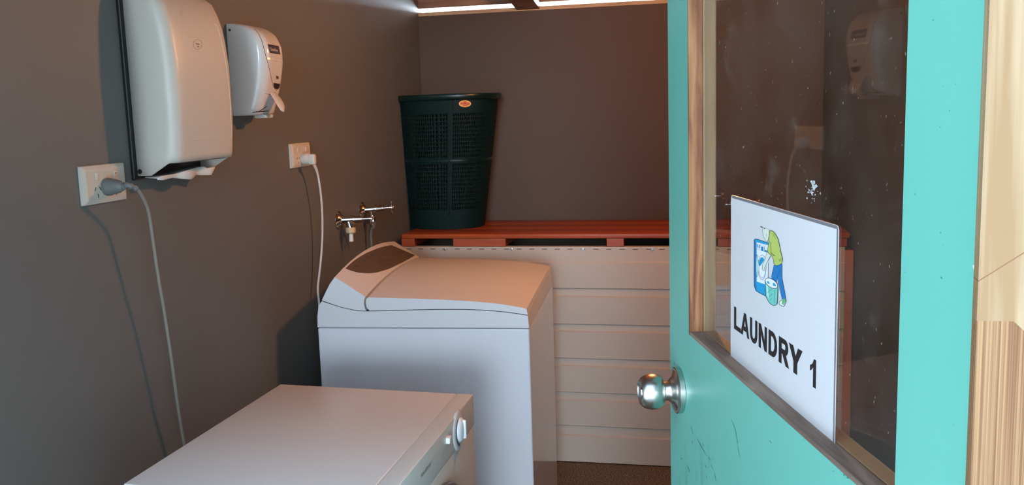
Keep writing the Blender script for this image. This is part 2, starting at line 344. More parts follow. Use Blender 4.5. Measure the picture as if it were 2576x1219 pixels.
# ------------------------------------------------------------------ the shell
WX = -1.21; BY = 3.845; WF = 0.64
RS = 0.150                                            # roof slope
def roofz(y): return 1.872+RS*(3.90-y)
b = bmesh.new(); box(b, WX-0.06, 1.3, -4, 5.2, -0.05, 0); tag(obj('floor', b, FLOOR), kind='structure')
b = bmesh.new(); loft(b, [[(WX, y, 0), (WX, y, roofz(y)), (WX-0.06, y, roofz(y)), (WX-0.06, y, 0)] for y in (WF+0.1, BY+0.05)])
tag(obj('wall_left', b, WALL), kind='structure')
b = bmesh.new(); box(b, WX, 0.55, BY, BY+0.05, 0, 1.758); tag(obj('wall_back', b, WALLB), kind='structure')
xr = lambda y: 0.424+(BY-y)*0.15
b = bmesh.new(); loft(b, [[(xr(y), y, 0), (xr(y), y, roofz(y)), (xr(y)+0.06, y, roofz(y)), (xr(y)+0.06, y, 0)] for y in (WF+0.1, BY)])
tag(obj('wall_right', b, WALLD), kind='structure')
b = bmesh.new()
box(b, WX-0.06, -0.95, WF, WF+0.1, 0, 2.26); box(b, 0.245, xr(WF)+0.1, WF, WF+0.1, 0, 2.26); box(b, -0.95, 0.245, WF, WF+0.1, 2.08, 2.26)
tag(obj('wall_front', b, WALL), kind='structure')
b = bmesh.new(); loft(b, [[(WX-0.06, y, roofz(y)), (1.0, y, roofz(y)), (1.0, y, roofz(y)+0.02), (WX-0.06, y, roofz(y)+0.02)] for y in (WF-0.1, 4.35)])
tag(obj('ceiling', b, CEIL), kind='structure')
b = bmesh.new(); box(b, WX, 0.424, BY, BY+0.05, 1.758, 1.7735, 0.002); tag(obj('trim_1', b, TIMBX), kind='structure')      # wall plate
b = bmesh.new(); box(b, WX-0.06, 0.5, BY+0.005, BY+0.05, 1.7905, 1.872, 0.002); tag(obj('trim_2', b, TIMB), kind='structure')  # beam above the gap
b = bmesh.new(); box(b, WX-0.06, 0.6, 4.20, 4.22, 1.8315, 1.85); tag(obj('trim_3', b, TIMB), kind='structure')   # eave board outside
# roof rafter resting on the back wall
rt = empty('roof_rafter', (-0.715, BY, 1.76)); tag(rt, 'brown timber roof rafter resting on top of the back wall', 'rafter')
b = bmesh.new()
loft(b, [[(-0.785, y, 1.7625+(RS)*(BY-y)), (-0.690, y, 1.7625+RS*(BY-y)), (-0.690, y, roofz(y)), (-0.785, y, roofz(y))] for y in (WF+0.1, BY+0.048)])
world_parent(obj('beam', b, TIMB), rt)
# door jamb
b = bmesh.new()
JX = onY(2465, 610, 0.626).x
loft(b, [[(JX, 0.626, z), (0.32, 0.626, z), (0.32, 0.70, z), (0.246, 0.70, z), (0.246, 0.642, z), (JX+0.0005, 0.639, z)] for z in (0, 2.1)])
j = tag(obj('trim_4', b, PINE), 'pale pine door jamb with ridged grain low down', 'door jamb', kind='structure')
b = bmesh.new(); box(b, -2.5, 2.5, -6, 0.6, -0.001, 0.004)
tag(obj('trim_5', b, M('concrete_apron', (0.34, 0.33, 0.31), 0.9, var=0.15, vscale=8)), kind='structure')

# ------------------------------------------------------------------ door
TH = math.radians(-73.6); DU = Vector((math.cos(TH), math.sin(TH), 0)); DN = Vector((-math.sin(TH), math.cos(TH), 0))
DO = Vector((-0.064, 1.427, 0))
DM = Matrix(((DU.x, DN.x, 0, DO.x), (DU.y, DN.y, 0, DO.y), (0, 0, 1, 0), (0, 0, 0, 1)))
def toD(x, y, depth=0.0):      # pixel -> door coordinates (s, depth, z) on the plane at that depth
    p = onP(x, y, DO+DN*depth, DN)-DO; return Vector((p.dot(DU), depth, p.z))
WS0, WS1, WZ0, WZ1 = 0.1150, 0.7200, 1.036, 1.90
door = empty('door_1', mat=DM); tag(door, 'turquoise door with a dirty glass window, standing open into the room', 'door', kind='structure')
b = bmesh.new(); ring_slab(b, (0, 0.820, 0.012, 2.04), (WS0, WS1, WZ0, WZ1), 0, 0.038); obj('door_leaf', b, TURQ, door)
bt = 0.0055
for nm, (x0, x1, z0, z1), (m_o, m_i) in (('side', (WS0, WS0+bt, WZ0, WZ1), (BEAD, BEADI)), ('bottom', (WS0+bt, WS1, WZ0, WZ0+bt), (BEADH, BEADI)),
                             ('side', (WS1-0.0008, WS1, WZ0+bt, WZ1), (BEAD, BEADI)), ('top', (WS0+bt, WS1-bt, WZ1-bt, WZ1), (BEADH, BEADI))):
    b = bmesh.new(); box(b, x0, x1, 0.004 if x1-x0 < 0.002 else -0.0012, 0.0190, z0, z1, min(0.001, (x1-x0)*0.3)); obj('glazing_bead', b, m_o, door)
    b = bmesh.new(); box(b, x0, x1, 0.0190, 0.0375, z0, z1, min(0.001, (x1-x0)*0.3)); obj('glazing_bead', b, m_i, door)
b = bmesh.new(); box(b, WS0+bt, WS1-0.001, 0.0172, 0.0210, WZ0+bt, WZ1-bt); gp = obj('window_pane', b, GLASS, door); gp['label'] = 'dirty speckled glass pane'
b = bmesh.new(); random.seed(11)
for k in range(34):
    if k < 6: x, y, rx, ry = 2047+random.uniform(-6, 9), 470+random.uniform(-14, 16), random.uniform(2, 4.5), random.uniform(4, 9)
    else: x, y, rx, ry = 2044+random.gauss(0, 9), 482+random.gauss(0, 18), random.uniform(0.5, 1.5), random.uniform(1, 3.5)
    n_v = 9; P = [toD(x+rx*math.cos(2*math.pi*i/n_v)*random.uniform(.5, 1.2), y+ry*math.sin(2*math.pi*i/n_v)*random.uniform(.5, 1.2), 0.0168) for i in range(n_v)]
    b.faces.new([b.verts.new(p) for p in P])
sp0 = obj('paint_splash', b, M('dried_splash', (0.55, 0.60, 0.60), 0.6), door); sp0['label'] = 'pale dried splash on the glass'; sp0['kind'] = 'stuff'
# scuffs and dents on the paint
b = bmesh.new()
def scuff(pts, wd, k=[0]):
    k[0] += 1; P = resample(pts, max(4, len(pts)*3)); A, B_ = [], []
    for i, (x, y) in enumerate(P):
        a, c = P[max(0, i-1)], P[min(len(P)-1, i+1)]; dx, dy = c[0]-a[0], c[1]-a[1]; q = math.hypot(dx, dy) or 1; ww = wd*math.sin(math.pi*(i+0.35)/(len(P)-0.3))*0.5
        A.append(b.verts.new(toD(x-dy/q*ww, y+dx/q*ww, -0.0003))); B_.append(b.verts.new(toD(x+dy/q*ww, y-dx/q*ww, -0.0003)))
    for i in range(len(A)-1): b.faces.new((A[i], A[i+1], B_[i+1], B_[i]))
c5 = lambda x, y: (1680+x/10.24, 1100+y/10.24)
c3 = lambda x, y: (1680+x/2.348, 700+y/2.348)
for P, wd in (([c5(110, 50), c5(100, 150)], 1.3), ([c5(335, 505), c5(362, 572)], 1.3), ([c5(500, 710), c5(530, 800), c5(562, 910)], 1.8), ([c5(890, 130), c5(918, 235)], 1.4),
              ([c5(745, 0), c5(820, 160), c5(900, 290), c5(985, 470)], 1.4), ([c5(1050, 500), c5(1088, 578)], 1.3), ([c5(1150, 510), c5(1165, 560)], 1.0), ([c5(1100, 690), c5(1165, 810)], 1.2),
              ([c5(1195, 890), c5(1240, 1110)], 1.2), ([c5(980, 950), c5(1012, 1062)], 1.0), ([c5(1780, 30), c5(1790, 160)], 1.3), ([c5(610, 80), c5(640, 170)], 0.9), ([c5(950, 700), c5(1005, 775)], 1.8),
              ([c3(375, 830), c3(400, 900), c3(410, 975)], 1.0), ([c3(412, 990), c3(425, 1058)], 1.0), ([c3(135, 860), c3(150, 930)], 0.8), ([c3(600, 955), c3(612, 975)], 1.2), ([c3(830, 945), c3(790, 950)], 0.8),
              ([c3(1038, 1152), c3(1044, 1164)], 4), ([c3(1058, 1168), c3(1068, 1182)], 5), ([c3(968, 1135), c3(985, 1140)], 1.4),
              ([(2347, 48), (2348, 53)], 2), ([(2372, 216), (2373, 219)], 1.5), ([(2404, 210), (2403, 213)], 1.5), ([(2388, 276), (2388, 281)], 1.5), ([(2364, 318), (2366, 322)], 1.5), ([(2307, 377), (2309, 379)], 1.3),
              ([(2300, 486), (2303, 491)], 1.5), ([(2365, 582), (2367, 587)], 1.6), ([(2371, 615), (2372, 618)], 1.4), ([(2366, 696), (2370, 701)], 2.2), ([(2276, 682), (2277, 686)], 1.4), ([(2397, 1066), (2398, 1069)], 1.6), ([(1695, 912), (1697, 916)], 2)):
    scuff(P, wd)
scf = obj('scuff_marks', b, M('scuff_paint', (0.045, 0.20, 0.185), 0.5), door); scf['kind'] = 'stuff'
# knob (outer) with rose, latch side
kz, ks = 0.9375, 0.0605
kn = bmesh.new(); d = Vector((0, -1, 0)); o3 = (ks, 0, kz)
lathe(kn, o3, d, [(0.0005, 0.0345), (0.0075, 0.0345), (0.0085, 0.0335), (0.0085, 0.0300), (0.0100, 0.0285), (0.0125, 0.0215), (0.0160, 0.0165), (0.019, 0.0145), (0.030, 0.0140)], 48)
kr = obj('door_rose', kn, BRUSH, door, True, 35)
kn = bmesh.new()
lathe(kn, o3, d, smoothp([(0.024, 0.0135), (0.0265, 0.0165), (0.0270, 0.0200), (0.029, 0.0222), (0.035, 0.0256), (0.042, 0.0267), (0.049, 0.0260), (0.055, 0.0238), (0.060, 0.0202), (0.0612, 0.0185)])+[(0.0592, 0.0170), (0.0592, 0.0)], 64)
obj('door_knob', kn, BRUSH, door, True, 35)
kn = bmesh.new(); lathe(kn, o3, d, [(0.0590, 0.0), (0.0592, 0.0095), (0.0612, 0.009), (0.0612, 0.0)], 24); obj('key_cylinder', kn, CHROME, door, True)
kn = bmesh.new(); lathe(kn, (ks, 0.038, kz), -d, [(0, 0.033), (0.006, 0.033), (0.016, 0.018), (0.036, 0.013), (0.042, 0.021), (0.056, 0.0265), (0.070, 0.024), (0.078, 0.017), (0.079, 0)], 32); obj('door_knob', kn, BRUSH, door, True, 35)
# paint chip on hinge edge
b = bmesh.new()
pts = [toD(x, y, -0.0006) for x, y in ((2461, 645), (2463, 655), (2459, 668), (2461, 675), (2455, 684), (2449, 677), (2447, 668), (2453, 662), (2458, 655))]
f = b.faces.new([b.verts.new(p) for p in pts]); bmesh.ops.extrude_face_region(b, geom=[f])
for v in list(b.verts)[9:]: v.co.y += 0.0006
obj('paint_blob', b, M('white_paint', (0.9, 0.9, 0.88), 0.5), door)

# ------------------------------------------------------------------ laminated sign on the glass
SY = 0.0165
sign = empty('laminated_sign', mat=DM @ Matrix.Translation((0.455, SY, 1.15))); tag(sign, 'white laminated sign reading LAUNDRY 1 on the door glass, with a washing cartoon', 'sign')
SO = Vector((0.455, SY, 1.15))
tl, tr_, br, bl_ = (toD(*q, SY) for q in ((1841.1, 503.8), (2105.8, 566.5), (2095.2, 1112), (1841, 901)))
S0, S1 = (tl.x+bl_.x)/2, (tr_.x+br.x)/2; Z1_, Z0_ = (tl.z+tr_.z)/2, (br.z+bl_.z)/2
def rrect(x0, x1, z0, z1, r, y):
    P = []
    for cx, cz, a0 in ((x1-r, z1-r, 0), (x0+r, z1-r, 90), (x0+r, z0+r, 180), (x1-r, z0+r, 270)):
        for k in range(6): a = math.radians(a0+18*k); P.append((cx+r*math.cos(a), y, cz+r*math.sin(a)))
    return P
def slab(P, dy, ofs):
    b = bmesh.new(); loft(b, [[Vector(p)-ofs for p in P], [Vector(p)+Vector((0, dy, 0))-ofs for p in P]]); return b
obj('plastic_sleeve', slab(rrect(S0-0.0016, S1+0.0048, Z0_-0.005, Z1_+0.0035, 0.005, SY-0.0002), 0.0006, SO), SLEEVE, sign)
obj('paper_sheet', slab([(S0, 0, Z0_), (S1, 0, Z0_), (S1, 0, Z1_), (S0, 0, Z1_)], 0.0002, SO-Vector((0, SY-0.0005, 0))), PAPER, sign)
# thin pale rim of the sleeve
b = bmesh.new(); P = rrect(S0-0.0016, S1+0.0048, Z0_-0.005, Z1_+0.0035, 0.005, SY-0.0004); P = [Vector(p)-SO for p in P]; tube(b, P+[P[0]], 0.0004, 5, False)
obj('sleeve_edge', b, M('sleeve_rim', (0.55, 0.50, 0.48), 0.2), sign)
cnt = [0]
def on_sign(x, y, k=0): p = toD(x, y, SY-0.0007); return Vector((p.x, SY-0.00065-0.00002*k, p.z))-SO
# lettering : bold capitals, unit cap height
def arc(cx, cy, rx, ry, a0, a1, n=10): return [(cx+rx*math.cos(math.radians(a0+(a1-a0)*k/n)), cy+ry*math.sin(math.radians(a0+(a1-a0)*k/n))) for k in range(n+1)]
GLY = {
 'L': [[(0, 0), (1, 0), (1, .17), (.29, .17), (.29, 1), (0, 1)]],
 'A': [[(0, 0), (.21, 0), (.30, .23), (.69, .23), (.79, 0), (1, 0), (.61, 1), (.39, 1)], [(.37, .40), (.495, .77), (.62, .40)]],
 'U': [[(0, 1), (0, .38)]+arc(.5, .36, .5, .38, 180, 360, 14)+[(1, .38), (1, 1), (.73, 1), (.73, .38)]+arc(.5, .36, .23, .21, 360, 180, 10)+[(.27, .38), (.27, 1)]],
 'N': [[(0, 0), (.25, 0), (.25, .65), (.74, 0), (1, 0), (1, 1), (.75, 1), (.75, .34), (.27, 1), (0, 1)]],
 'D': [[(0, 0), (.45, 0)]+arc(.45, .5, .55, .5, -85, 85, 14)+[(.45, 1), (0, 1)], [(.26, .17), (.26, .83), (.45, .83)]+arc(.42, .5, .30, .33, 80, -80, 10)+[(.45, .17)]],
 'R': [[(0, 0), (.26, 0), (.26, .42), (.36, .42), (.70, 0), (1, 0), (.68, .43)]+arc(.62, .71, .30, .29, -60, 88, 10)+[(.6, 1), (0, 1)], [(.26, .58), (.26, .84), (.55, .84)]+arc(.56, .71, .11, .13, 80, -80, 6)+[(.55, .58)]],
 'Y': [[(.37, 0), (.63, 0), (.63, .42), (1, 1), (.71, 1), (.51, .61), (.31, 1), (0, 1), (.37, .42)]],
 '1': [[(.55, 0), (1, 0), (1, 1), (.64, 1)]+[(.50, .86), (.30, .76), (0, .70), (0, .53), (.28, .60), (.55, .74)]]}
zb_, zc_ = 1.0935, 1.1215
zb_ = (toD(1849, 826, SY).z+toD(2054, 975, SY).z)/2; zc_ = zb_+0.0275
lb = bmesh.new()
for ch, x0, x1, xa in (('L', 1848, 1864.5, 0), ('A', 1865, 1885.5, 0), ('U', 1888, 1906, 0), ('N', 1910, 1930, 0), ('D', 1935, 1956, 0), ('R', 1961, 1986, 0), ('Y', 1987, 2019, 0), ('1', 2040, 2055, 0)):
    s0, s1 = toD(x0, 880, SY).x, toD(x1, 880, SY).x
    q = fill2d(GLY[ch], lambda u, v: Vector((s0+(s1-s0)*u, SY-0.0007, zb_+(zc_-zb_)*v))-SO)
    if ch == '1': obj('lettering', q, INK, sign)
    else: merge(lb, q)
obj('lettering', lb, INK, sign)
# cartoon (outline colours only, on the paper)
IM = {k: M('print_'+k, c, 0.55) for k, c in dict(blue=(0.01, 0.20, 0.48), sky=(0.01, 0.33, 0.62), pale=(0.80, 0.86, 0.90), lime=(0.48, 0.58, 0.13), olive=(0.33, 0.45, 0.08), jean=(0.012, 0.19, 0.50), teal=(0.18, 0.60, 0.50), mint=(0.50, 0.82, 0.74), line=(0.01, 0.03, 0.05), skin=(0.72, 0.78, 0.66), grn=(0.12, 0.45, 0.16)).items()}
order = list(IM); ib = bmesh.new(); lay = [0]
def ic(x, y): return (1860+x/5.081, 550+y/5.079)
def poly(col, pts):
    lay[0] += 1; k = lay[0]
    f = ib.faces.new([ib.verts.new(on_sign(*ic(x, y), k)) for x, y in pts]); f.material_index = order.index(col)
def stroke(col, pts, wd=6):
    lay[0] += 1; k = lay[0]; P = resample(pts, max(3, len(pts)*3)); Lf, Rt = [], []
    for i, (x, y) in enumerate(P):
        a = P[max(0, i-1)]; c = P[min(len(P)-1, i+1)]; dx, dy = c[0]-a[0], c[1]-a[1]; q = math.hypot(dx, dy) or 1
        Lf.append((x-dy/q*wd/2, y+dx/q*wd/2)); Rt.append((x+dy/q*wd/2, y-dx/q*wd/2))
    A = [ib.verts.new(on_sign(*ic(*p), k)) for p in Lf]; B_ = [ib.verts.new(on_sign(*ic(*p), k)) for p in Rt]
    for i in range(len(A)-1): ib.faces.new((A[i], A[i+1], B_[i+1], B_[i])).material_index = order.index(col)
def ell(cx, cy, rx, ry, rot=0, n=22):
    return [(cx+rx*math.cos(a)*math.cos(rot)-ry*math.sin(a)*math.sin(rot), cy+rx*math.cos(a)*math.sin(rot)+ry*math.sin(a)*math.cos(rot)) for a in [2*math.pi*k/n for k in range(n)]]
poly('blue', [(190, 268), (218, 300), (218, 925), (190, 868)]); poly('sky', [(190, 268), (215, 255), (375, 310), (375, 335), (222, 298)])
poly('pale', [(222, 300), (370, 345), (370, 850), (222, 800)]); poly('sky', [(218, 800), (360, 850), (360, 995), (218, 925)])
poly('blue', ell(237, 345, 7, 28)); poly('blue', ell(262, 352, 7, 28)); poly('blue', [(280, 350), (308, 360), (308, 415), (280, 402)]); poly('blue', [(326, 395), (368, 408), (368, 432), (326, 420)])
poly('mint', ell(228, 600, 14, 145)); stroke('line', ell(228, 600, 14, 145)+ell(228, 600, 14, 145)[:1], 4)
poly('pale', ell(292, 620, 52, 158)); poly('sky', [(248, 590), (255, 530), (275, 495), (300, 490), (322, 520), (300, 560), (265, 605)])
stroke('line', ell(292, 620, 52, 158)+ell(292, 620, 52, 158)[:1], 4); stroke('line', ell(294, 640, 42, 115)+ell(294, 640, 42, 115)[:1], 3)
stroke('line', [(190, 268), (215, 255), (375, 310)], 5); stroke('line', [(190, 268), (190, 868), (218, 925), (345, 990)], 5); stroke('line', [(370, 560), (370, 750)], 4); stroke('line', [(322, 350), (322, 420)], 3); stroke('line', [(228, 385), (370, 432)], 2)
poly('jean', [(447, 590), (548, 575), (548, 760), (597, 1010), (552, 1032), (490, 745), (475, 810), (412, 770), (420, 690)])
stroke('line', [(548, 590), (548, 760), (597, 1010), (552, 1032), (495, 800), (488, 730), (520, 650)], 4); stroke('line', [(447, 590), (415, 740)], 4)
poly('skin', [(360, 420), (400, 470), (352, 565), (330, 660), (305, 665), (288, 620), (300, 560), (330, 520)])
stroke('line', [(360, 425), (325, 535), (298, 590), (296, 640), (318, 670), (335, 600), (352, 565), (404, 478)], 4)
poly('lime', [(392, 150), (410, 145), (462, 190), (500, 255), (520, 350), (545, 475), (560, 510), (548, 565), (505, 597), (450, 590), (440, 520), (412, 460), (395, 465), (362, 410), (385, 280)])
poly('olive', [(420, 170), (455, 200), (475, 260), (440, 220)]); poly('olive', [(500, 520), (548, 500), (545, 540), (515, 545)]); poly('olive', [(420, 435), (465, 470), (430, 480)])
stroke('line', [(392, 150), (430, 155), (462, 190), (500, 255), (520, 350), (545, 475), (560, 510), (548, 565), (505, 597), (450, 590), (440, 520), (412, 455)], 5)
stroke('line', [(387, 275), (408, 330), (412, 400), (403, 465), (362, 410), (385, 290)], 4); stroke('line', [(412, 430), (440, 462), (468, 470)], 5)
poly('skin', [(300, 112), (312, 230), (330, 245), (355, 298), (385, 240), (385, 140), (350, 128)])
stroke('line', [(276, 98), (300, 108), (312, 230), (328, 240), (340, 275), (357, 298), (378, 260), (395, 150)], 4); stroke('line', [(276, 98), (302, 110)], 10); poly('line', [(318, 115), (336, 118), (326, 138)]); stroke('line', [(355, 190), (350, 230)], 3)
poly('teal', [(335, 780), (345, 990), (395, 1080), (450, 1110), (490, 1092), (502, 885), (420, 850)]); poly('mint', [(350, 840), (370, 860), (385, 1020), (362, 980)])
poly('pale', ell(418, 822, 92, 48, 0.62)); poly('sky', [(435, 820), (450, 815), (485, 860), (440, 855)]); poly('sky', [(358, 800), (380, 798), (400, 830), (370, 825)])
stroke('line', ell(418, 822, 92, 50, 0.62)+ell(418, 822, 92, 50, 0.62)[:1], 6); stroke('line', [(335, 780), (345, 990), (395, 1080), (450, 1110), (490, 1092), (502, 885)], 6); stroke('line', [(455, 920), (455, 1080)], 3)
for q in ((370, 945, 425, 890), (390, 1000, 430, 950), (400, 1040, 425, 1015)): stroke('line', [(q[0], q[1]), (q[2], q[3])], 3)
poly('pale', [(520, 1058), (552, 1035), (597, 1012), (610, 1052), (578, 1122), (525, 1100)]); poly('grn', [(555, 1038), (597, 1012), (608, 1050), (575, 1095), (555, 1090)])
stroke('line', [(552, 1035), (520, 1058), (522, 1095), (575, 1122), (610, 1052), (597, 1012)], 6)
obj('illustration', ib, [IM[k] for k in order], sign)

# ------------------------------------------------------------------ towel dispenser
TY0, TY1 = 1.777, 2.033
td = empty('towel_dispenser', (WX, 1.90, 1.42)); tag(td, 'white wall paper towel dispenser with black back plate, left of the soap dispenser', 'paper towel dispenser')
b = bmesh.new(); box(b, WX+0.0005, WX+0.010, 1.766, TY1, 1.236, 1.640, 0.003); box(b, WX+0.012, WX+0.085, TY0+0.012, TY1-0.01, 1.268, 1.30, 0.003)
world_parent(obj('back_plate', b, BLACK), td)
def prot(z):
    P = [(1.24, .098), (1.27, .104), (1.36, .112), (1.48, .112), (1.56, .104), (1.60, .094), (1.63, .080)]
    for (a, pa), (c, pc) in zip(P, P[1:]):
        if z <= c: return pa+(pc-pa)*max(0, (z-a))/(c-a)
    return P[-1][1]
def hsec(y0, y1, p0, p, r, n=7):      # half-rounded section: list of (y, protrusion)
    S = [(y0, p0), (y0, p0+(p-r-p0)*0.5)]
    S += [(y0+r-r*math.cos(math.radians(90*k/n)), p-r+r*math.sin(math.radians(90*k/n))) for k in range(n+1)]
    S += [(y0+r+(y1-y0-2*r)*k/6, p) for k in range(1, 6)]
    S += [(y1-r+r*math.sin(math.radians(90*k/n)), p-r+r*math.cos(math.radians(90*k/n))) for k in range(n+1)]
    S += [(y1, p0+(p-r-p0)*0.5), (y1, p0)]
    return S
def zbot(p):
    q = min(1, max(0, (p-0.045)/0.045)); q = q*q*(3-2*q); return 1.245+0.026*q
rings = []
zs = [None]+[1.285+0.335*k/12 for k in range(13)]
for z in zs:
    zz = 1.26 if z is None else z
    taper = max(0, (zz-1.55))*0.05
    S = hsec(TY0, TY1-taper*2, 0.007, prot(zz), 0.026)
    rings.append([(WX+p, y, zbot(p) if z is None else zz) for y, p in S])
S = hsec(TY0+0.010, TY1-0.018, 0.007, prot(1.63)-0.012, 0.020); rings.append([(WX+p, y, 1.634) for y, p in S])
b = bmesh.new(); R = loft(b, rings, closed=False, cap=False); b.faces.new(R[-1]); 
cov = world_parent(obj('cover', b, PLAS, smooth=True, angle=50), td)
sm = cov.modifiers.new('s', 'SOLIDIFY'); sm.thickness = 0.003; sm.offset = -1
B1 = bvh_of(cov)
b = bmesh.new(); h = hit(B1, 352, 431.5, 0.0); lathe(b, (h.x, TY0+0.001, h.z), (0, -1, 0), [(0, 0.0052), (0.0016, 0.0052), (0.0018, 0.004), (0.0012, 0)], 20); world_parent(obj('key_lock', b, BLACK, smooth=True), td)
b = bmesh.new()
line_on(b, B1, [(538, 58), (545, 62), (555, 95), (566, 145), (574, 200), (580, 270), (583, 345)], 0.0009, 0, 26)
line_on(b, B1, [(583, 345), (560, 348), (500, 353), (466, 356)], 0.0006, 0, 16)
world_parent(obj('moulded_ridge', b, PLAS, smooth=True), td)
b = bmesh.new(); line_on(b, B1, [(471, 93), (500, 95), (516, 98)], 0.0004, 0.0001, 8); line_on(b, B1, [(471, 94), (474, 118), (480, 127), (505, 130)], 0.0005, 0.0001, 10)
world_parent(obj('label_recess', b, M('recess_line', (0.55, 0.50, 0.44), 0.5), smooth=True), td)
b = bmesh.new(); line_on(b, B1, [(497+11*math.cos(a), 111.5+12.5*math.sin(a)) for a in [2*math.pi*k/20 for k in range(21)]], 0.00035, 0.0001, 24, 5)
patch(b, B1, [(491, 107), (493, 109), (501, 110)], [(492, 110.5), (494, 112), (502, 113)], 5, 3, 0.0006); patch(b, B1, [(494, 117), (498, 115)], [(497, 119.5), (500.5, 117.5)], 3, 3, 0.0006)
world_parent(obj('emblem', b, M('emblem_grey', (0.16, 0.14, 0.13), 0.5)), td)
b = bmesh.new(); patch(b, B1, [(454.5, 20), (452, 33), (450.5, 41)], [(456.5, 20), (459, 33), (461.5, 41)], 8, 4, 0.0005)
world_parent(obj('arrow_mark', b, M('moulded_arrow', (0.58, 0.50, 0.42), 0.5)), td)
# paper towel hanging below
b = bmesh.new(); X0 = WX+0.055
pts_t = [(396, 449), (405, 443), (440, 437), (470, 428), (495, 421), (515, 418), (519, 423), (542, 420)]
pts_b = [(396, 452), (410, 453), (433, 447), (462, 450), (478, 451), (486, 449), (492, 440), (532, 440)]
n_ = 30; A, B_ = resample(pts_t, n_), resample(pts_b, n_); prev = None
for i, (p, q) in enumerate(zip(A, B_)):
    X = WX+0.046+0.004*math.sin(i*0.5); a = onX(*p, X); c = onX(*q, X)
    cur = [b.verts.new(v) for v in (Vector((WX+0.0165, a.y, a.z+0.003)), a, c)]
    if prev:
        b.faces.new((prev[0], prev[1], cur[1], cur[0])); b.faces.new((prev[1], prev[2], cur[2], cur[1]))
    prev = cur
pt = obj('paper_towel', b, TOWEL, smooth=True); pt.modifiers.new('s', 'SOLIDIFY').thickness = 0.0006
tag(pt, 'white paper towel edge hanging out below the towel dispenser', 'paper towel')

# ------------------------------------------------------------------ soap dispenser
sd = empty('soap_dispenser', (WX, 2.28, 1.48)); tag(sd, 'small rounded white soap dispenser with push lever, right of the towel dispenser', 'soap dispenser')
SY0, SY1 = 2.218, 2.338
def sp(z):
    P = [(1.366, .066), (1.40, .078), (1.43, .088), (1.47, .098), (1.51, .104), (1.545, .101), (1.57, .088), (1.585, .070), (1.595, .046), (1.598, .03)]
    for (a, pa), (c, pc) in zip(P, P[1:]):
        if z <= c: return pa+(pc-pa)*max(0, (z-a))/(c-a)
    return P[-1][1]
rings = []
for z in [1.366, 1.372, 1.385, 1.40, 1.42, 1.44, 1.46, 1.48, 1.50, 1.52, 1.54, 1.555, 1.57, 1.58, 1.588, 1.594, 1.598]:
    tp = 0.004 if z < 1.37 else 0; S = hsec(SY0+tp, SY1-tp, 0.0, max(0.03, sp(z)-tp), min(0.030, sp(z)*0.6))
    rings.append([(WX+0.001+p, y, z) for y, p in S])
b = bmesh.new(); loft(b, rings, closed=True); body = world_parent(obj('body', b, PLASG, smooth=True, angle=60), sd)
B2 = bvh_of(body)
GAP = M('seam_shade', (0.10, 0.07, 0.05), 0.6)
b = bmesh.new()
line_on(b, B2, [(640, 72), (650, 84), (658, 100), (663, 118), (668, 138), (673, 155), (679, 180), (684, 205), (688, 219), (695, 227)], 0.0007, 0, 30, 5)
line_on(b, B2, [(695, 227), (703, 220), (709, 205), (713, 185), (714.5, 160)], 0.0007, 0, 20, 5)
line_on(b, B2, [(666, 235), (680, 238), (708, 239)], 0.0005, 0, 10, 5)
world_parent(obj('panel_seam', b, GAP), sd)
b = bmesh.new(); patch(b, B2, [(672, 144), (671.5, 149)], [(715, 152), (715.5, 157)], 4, 8, 0.0012); world_parent(obj('chrome_band', b, M('satin_chrome', (0.95, 0.95, 0.94), 0.38, 0.6)), sd)
b = bmesh.new(); patch(b, B2, [(673, 111), (678, 133)], [(700, 116), (705, 137)], 8, 8, 0.0009); bd = world_parent(obj('badge', b, M('badge_dark', (0.03, 0.025, 0.035), 0.4)), sd)
B3 = bvh_of(bd)
U = (hit(B2, 700, 122)-hit(B2, 676, 118)).normalized(); V = (hit(B2, 677, 112)-hit(B2, 681, 130)).normalized(); O3 = hit(B2, 677.5, 127, 0.0022)
b = text_bm('Cleanline', 0.0115, O3, U, V, 0.0002)
world_parent(obj('badge_lettering', b, M('badge_text', (0.62, 0.55, 0.55), 0.5)), sd)
b = bmesh.new(); patch(b, B2, [(688, 208), (688.5, 218), (692, 223)], [(704, 211), (702, 219), (698, 223.5)], 7, 6, 0.0008); world_parent(obj('sight_window', b, M('smoked_window', (0.03, 0.022, 0.018), 0.12)), sd)
b = bmesh.new(); patch(b, B2, [(694, 190), (695, 198)], [(700, 192), (700.5, 199)], 4, 4, 0.0008); world_parent(obj('small_mark', b, GAP), sd)
b = bmesh.new(); h = hit(B2, 578, 75.5, 0); lathe(b, (h.x, SY0+0.0005, h.z), (0, -1, 0), [(0, 0.0035), (0.0015, 0.0035), (0.002, 0.002), (0.001, 0)], 16); world_parent(obj('screw', b, M('screw_grey', (0.12, 0.12, 0.13), 0.3, 0.8), smooth=True), sd)
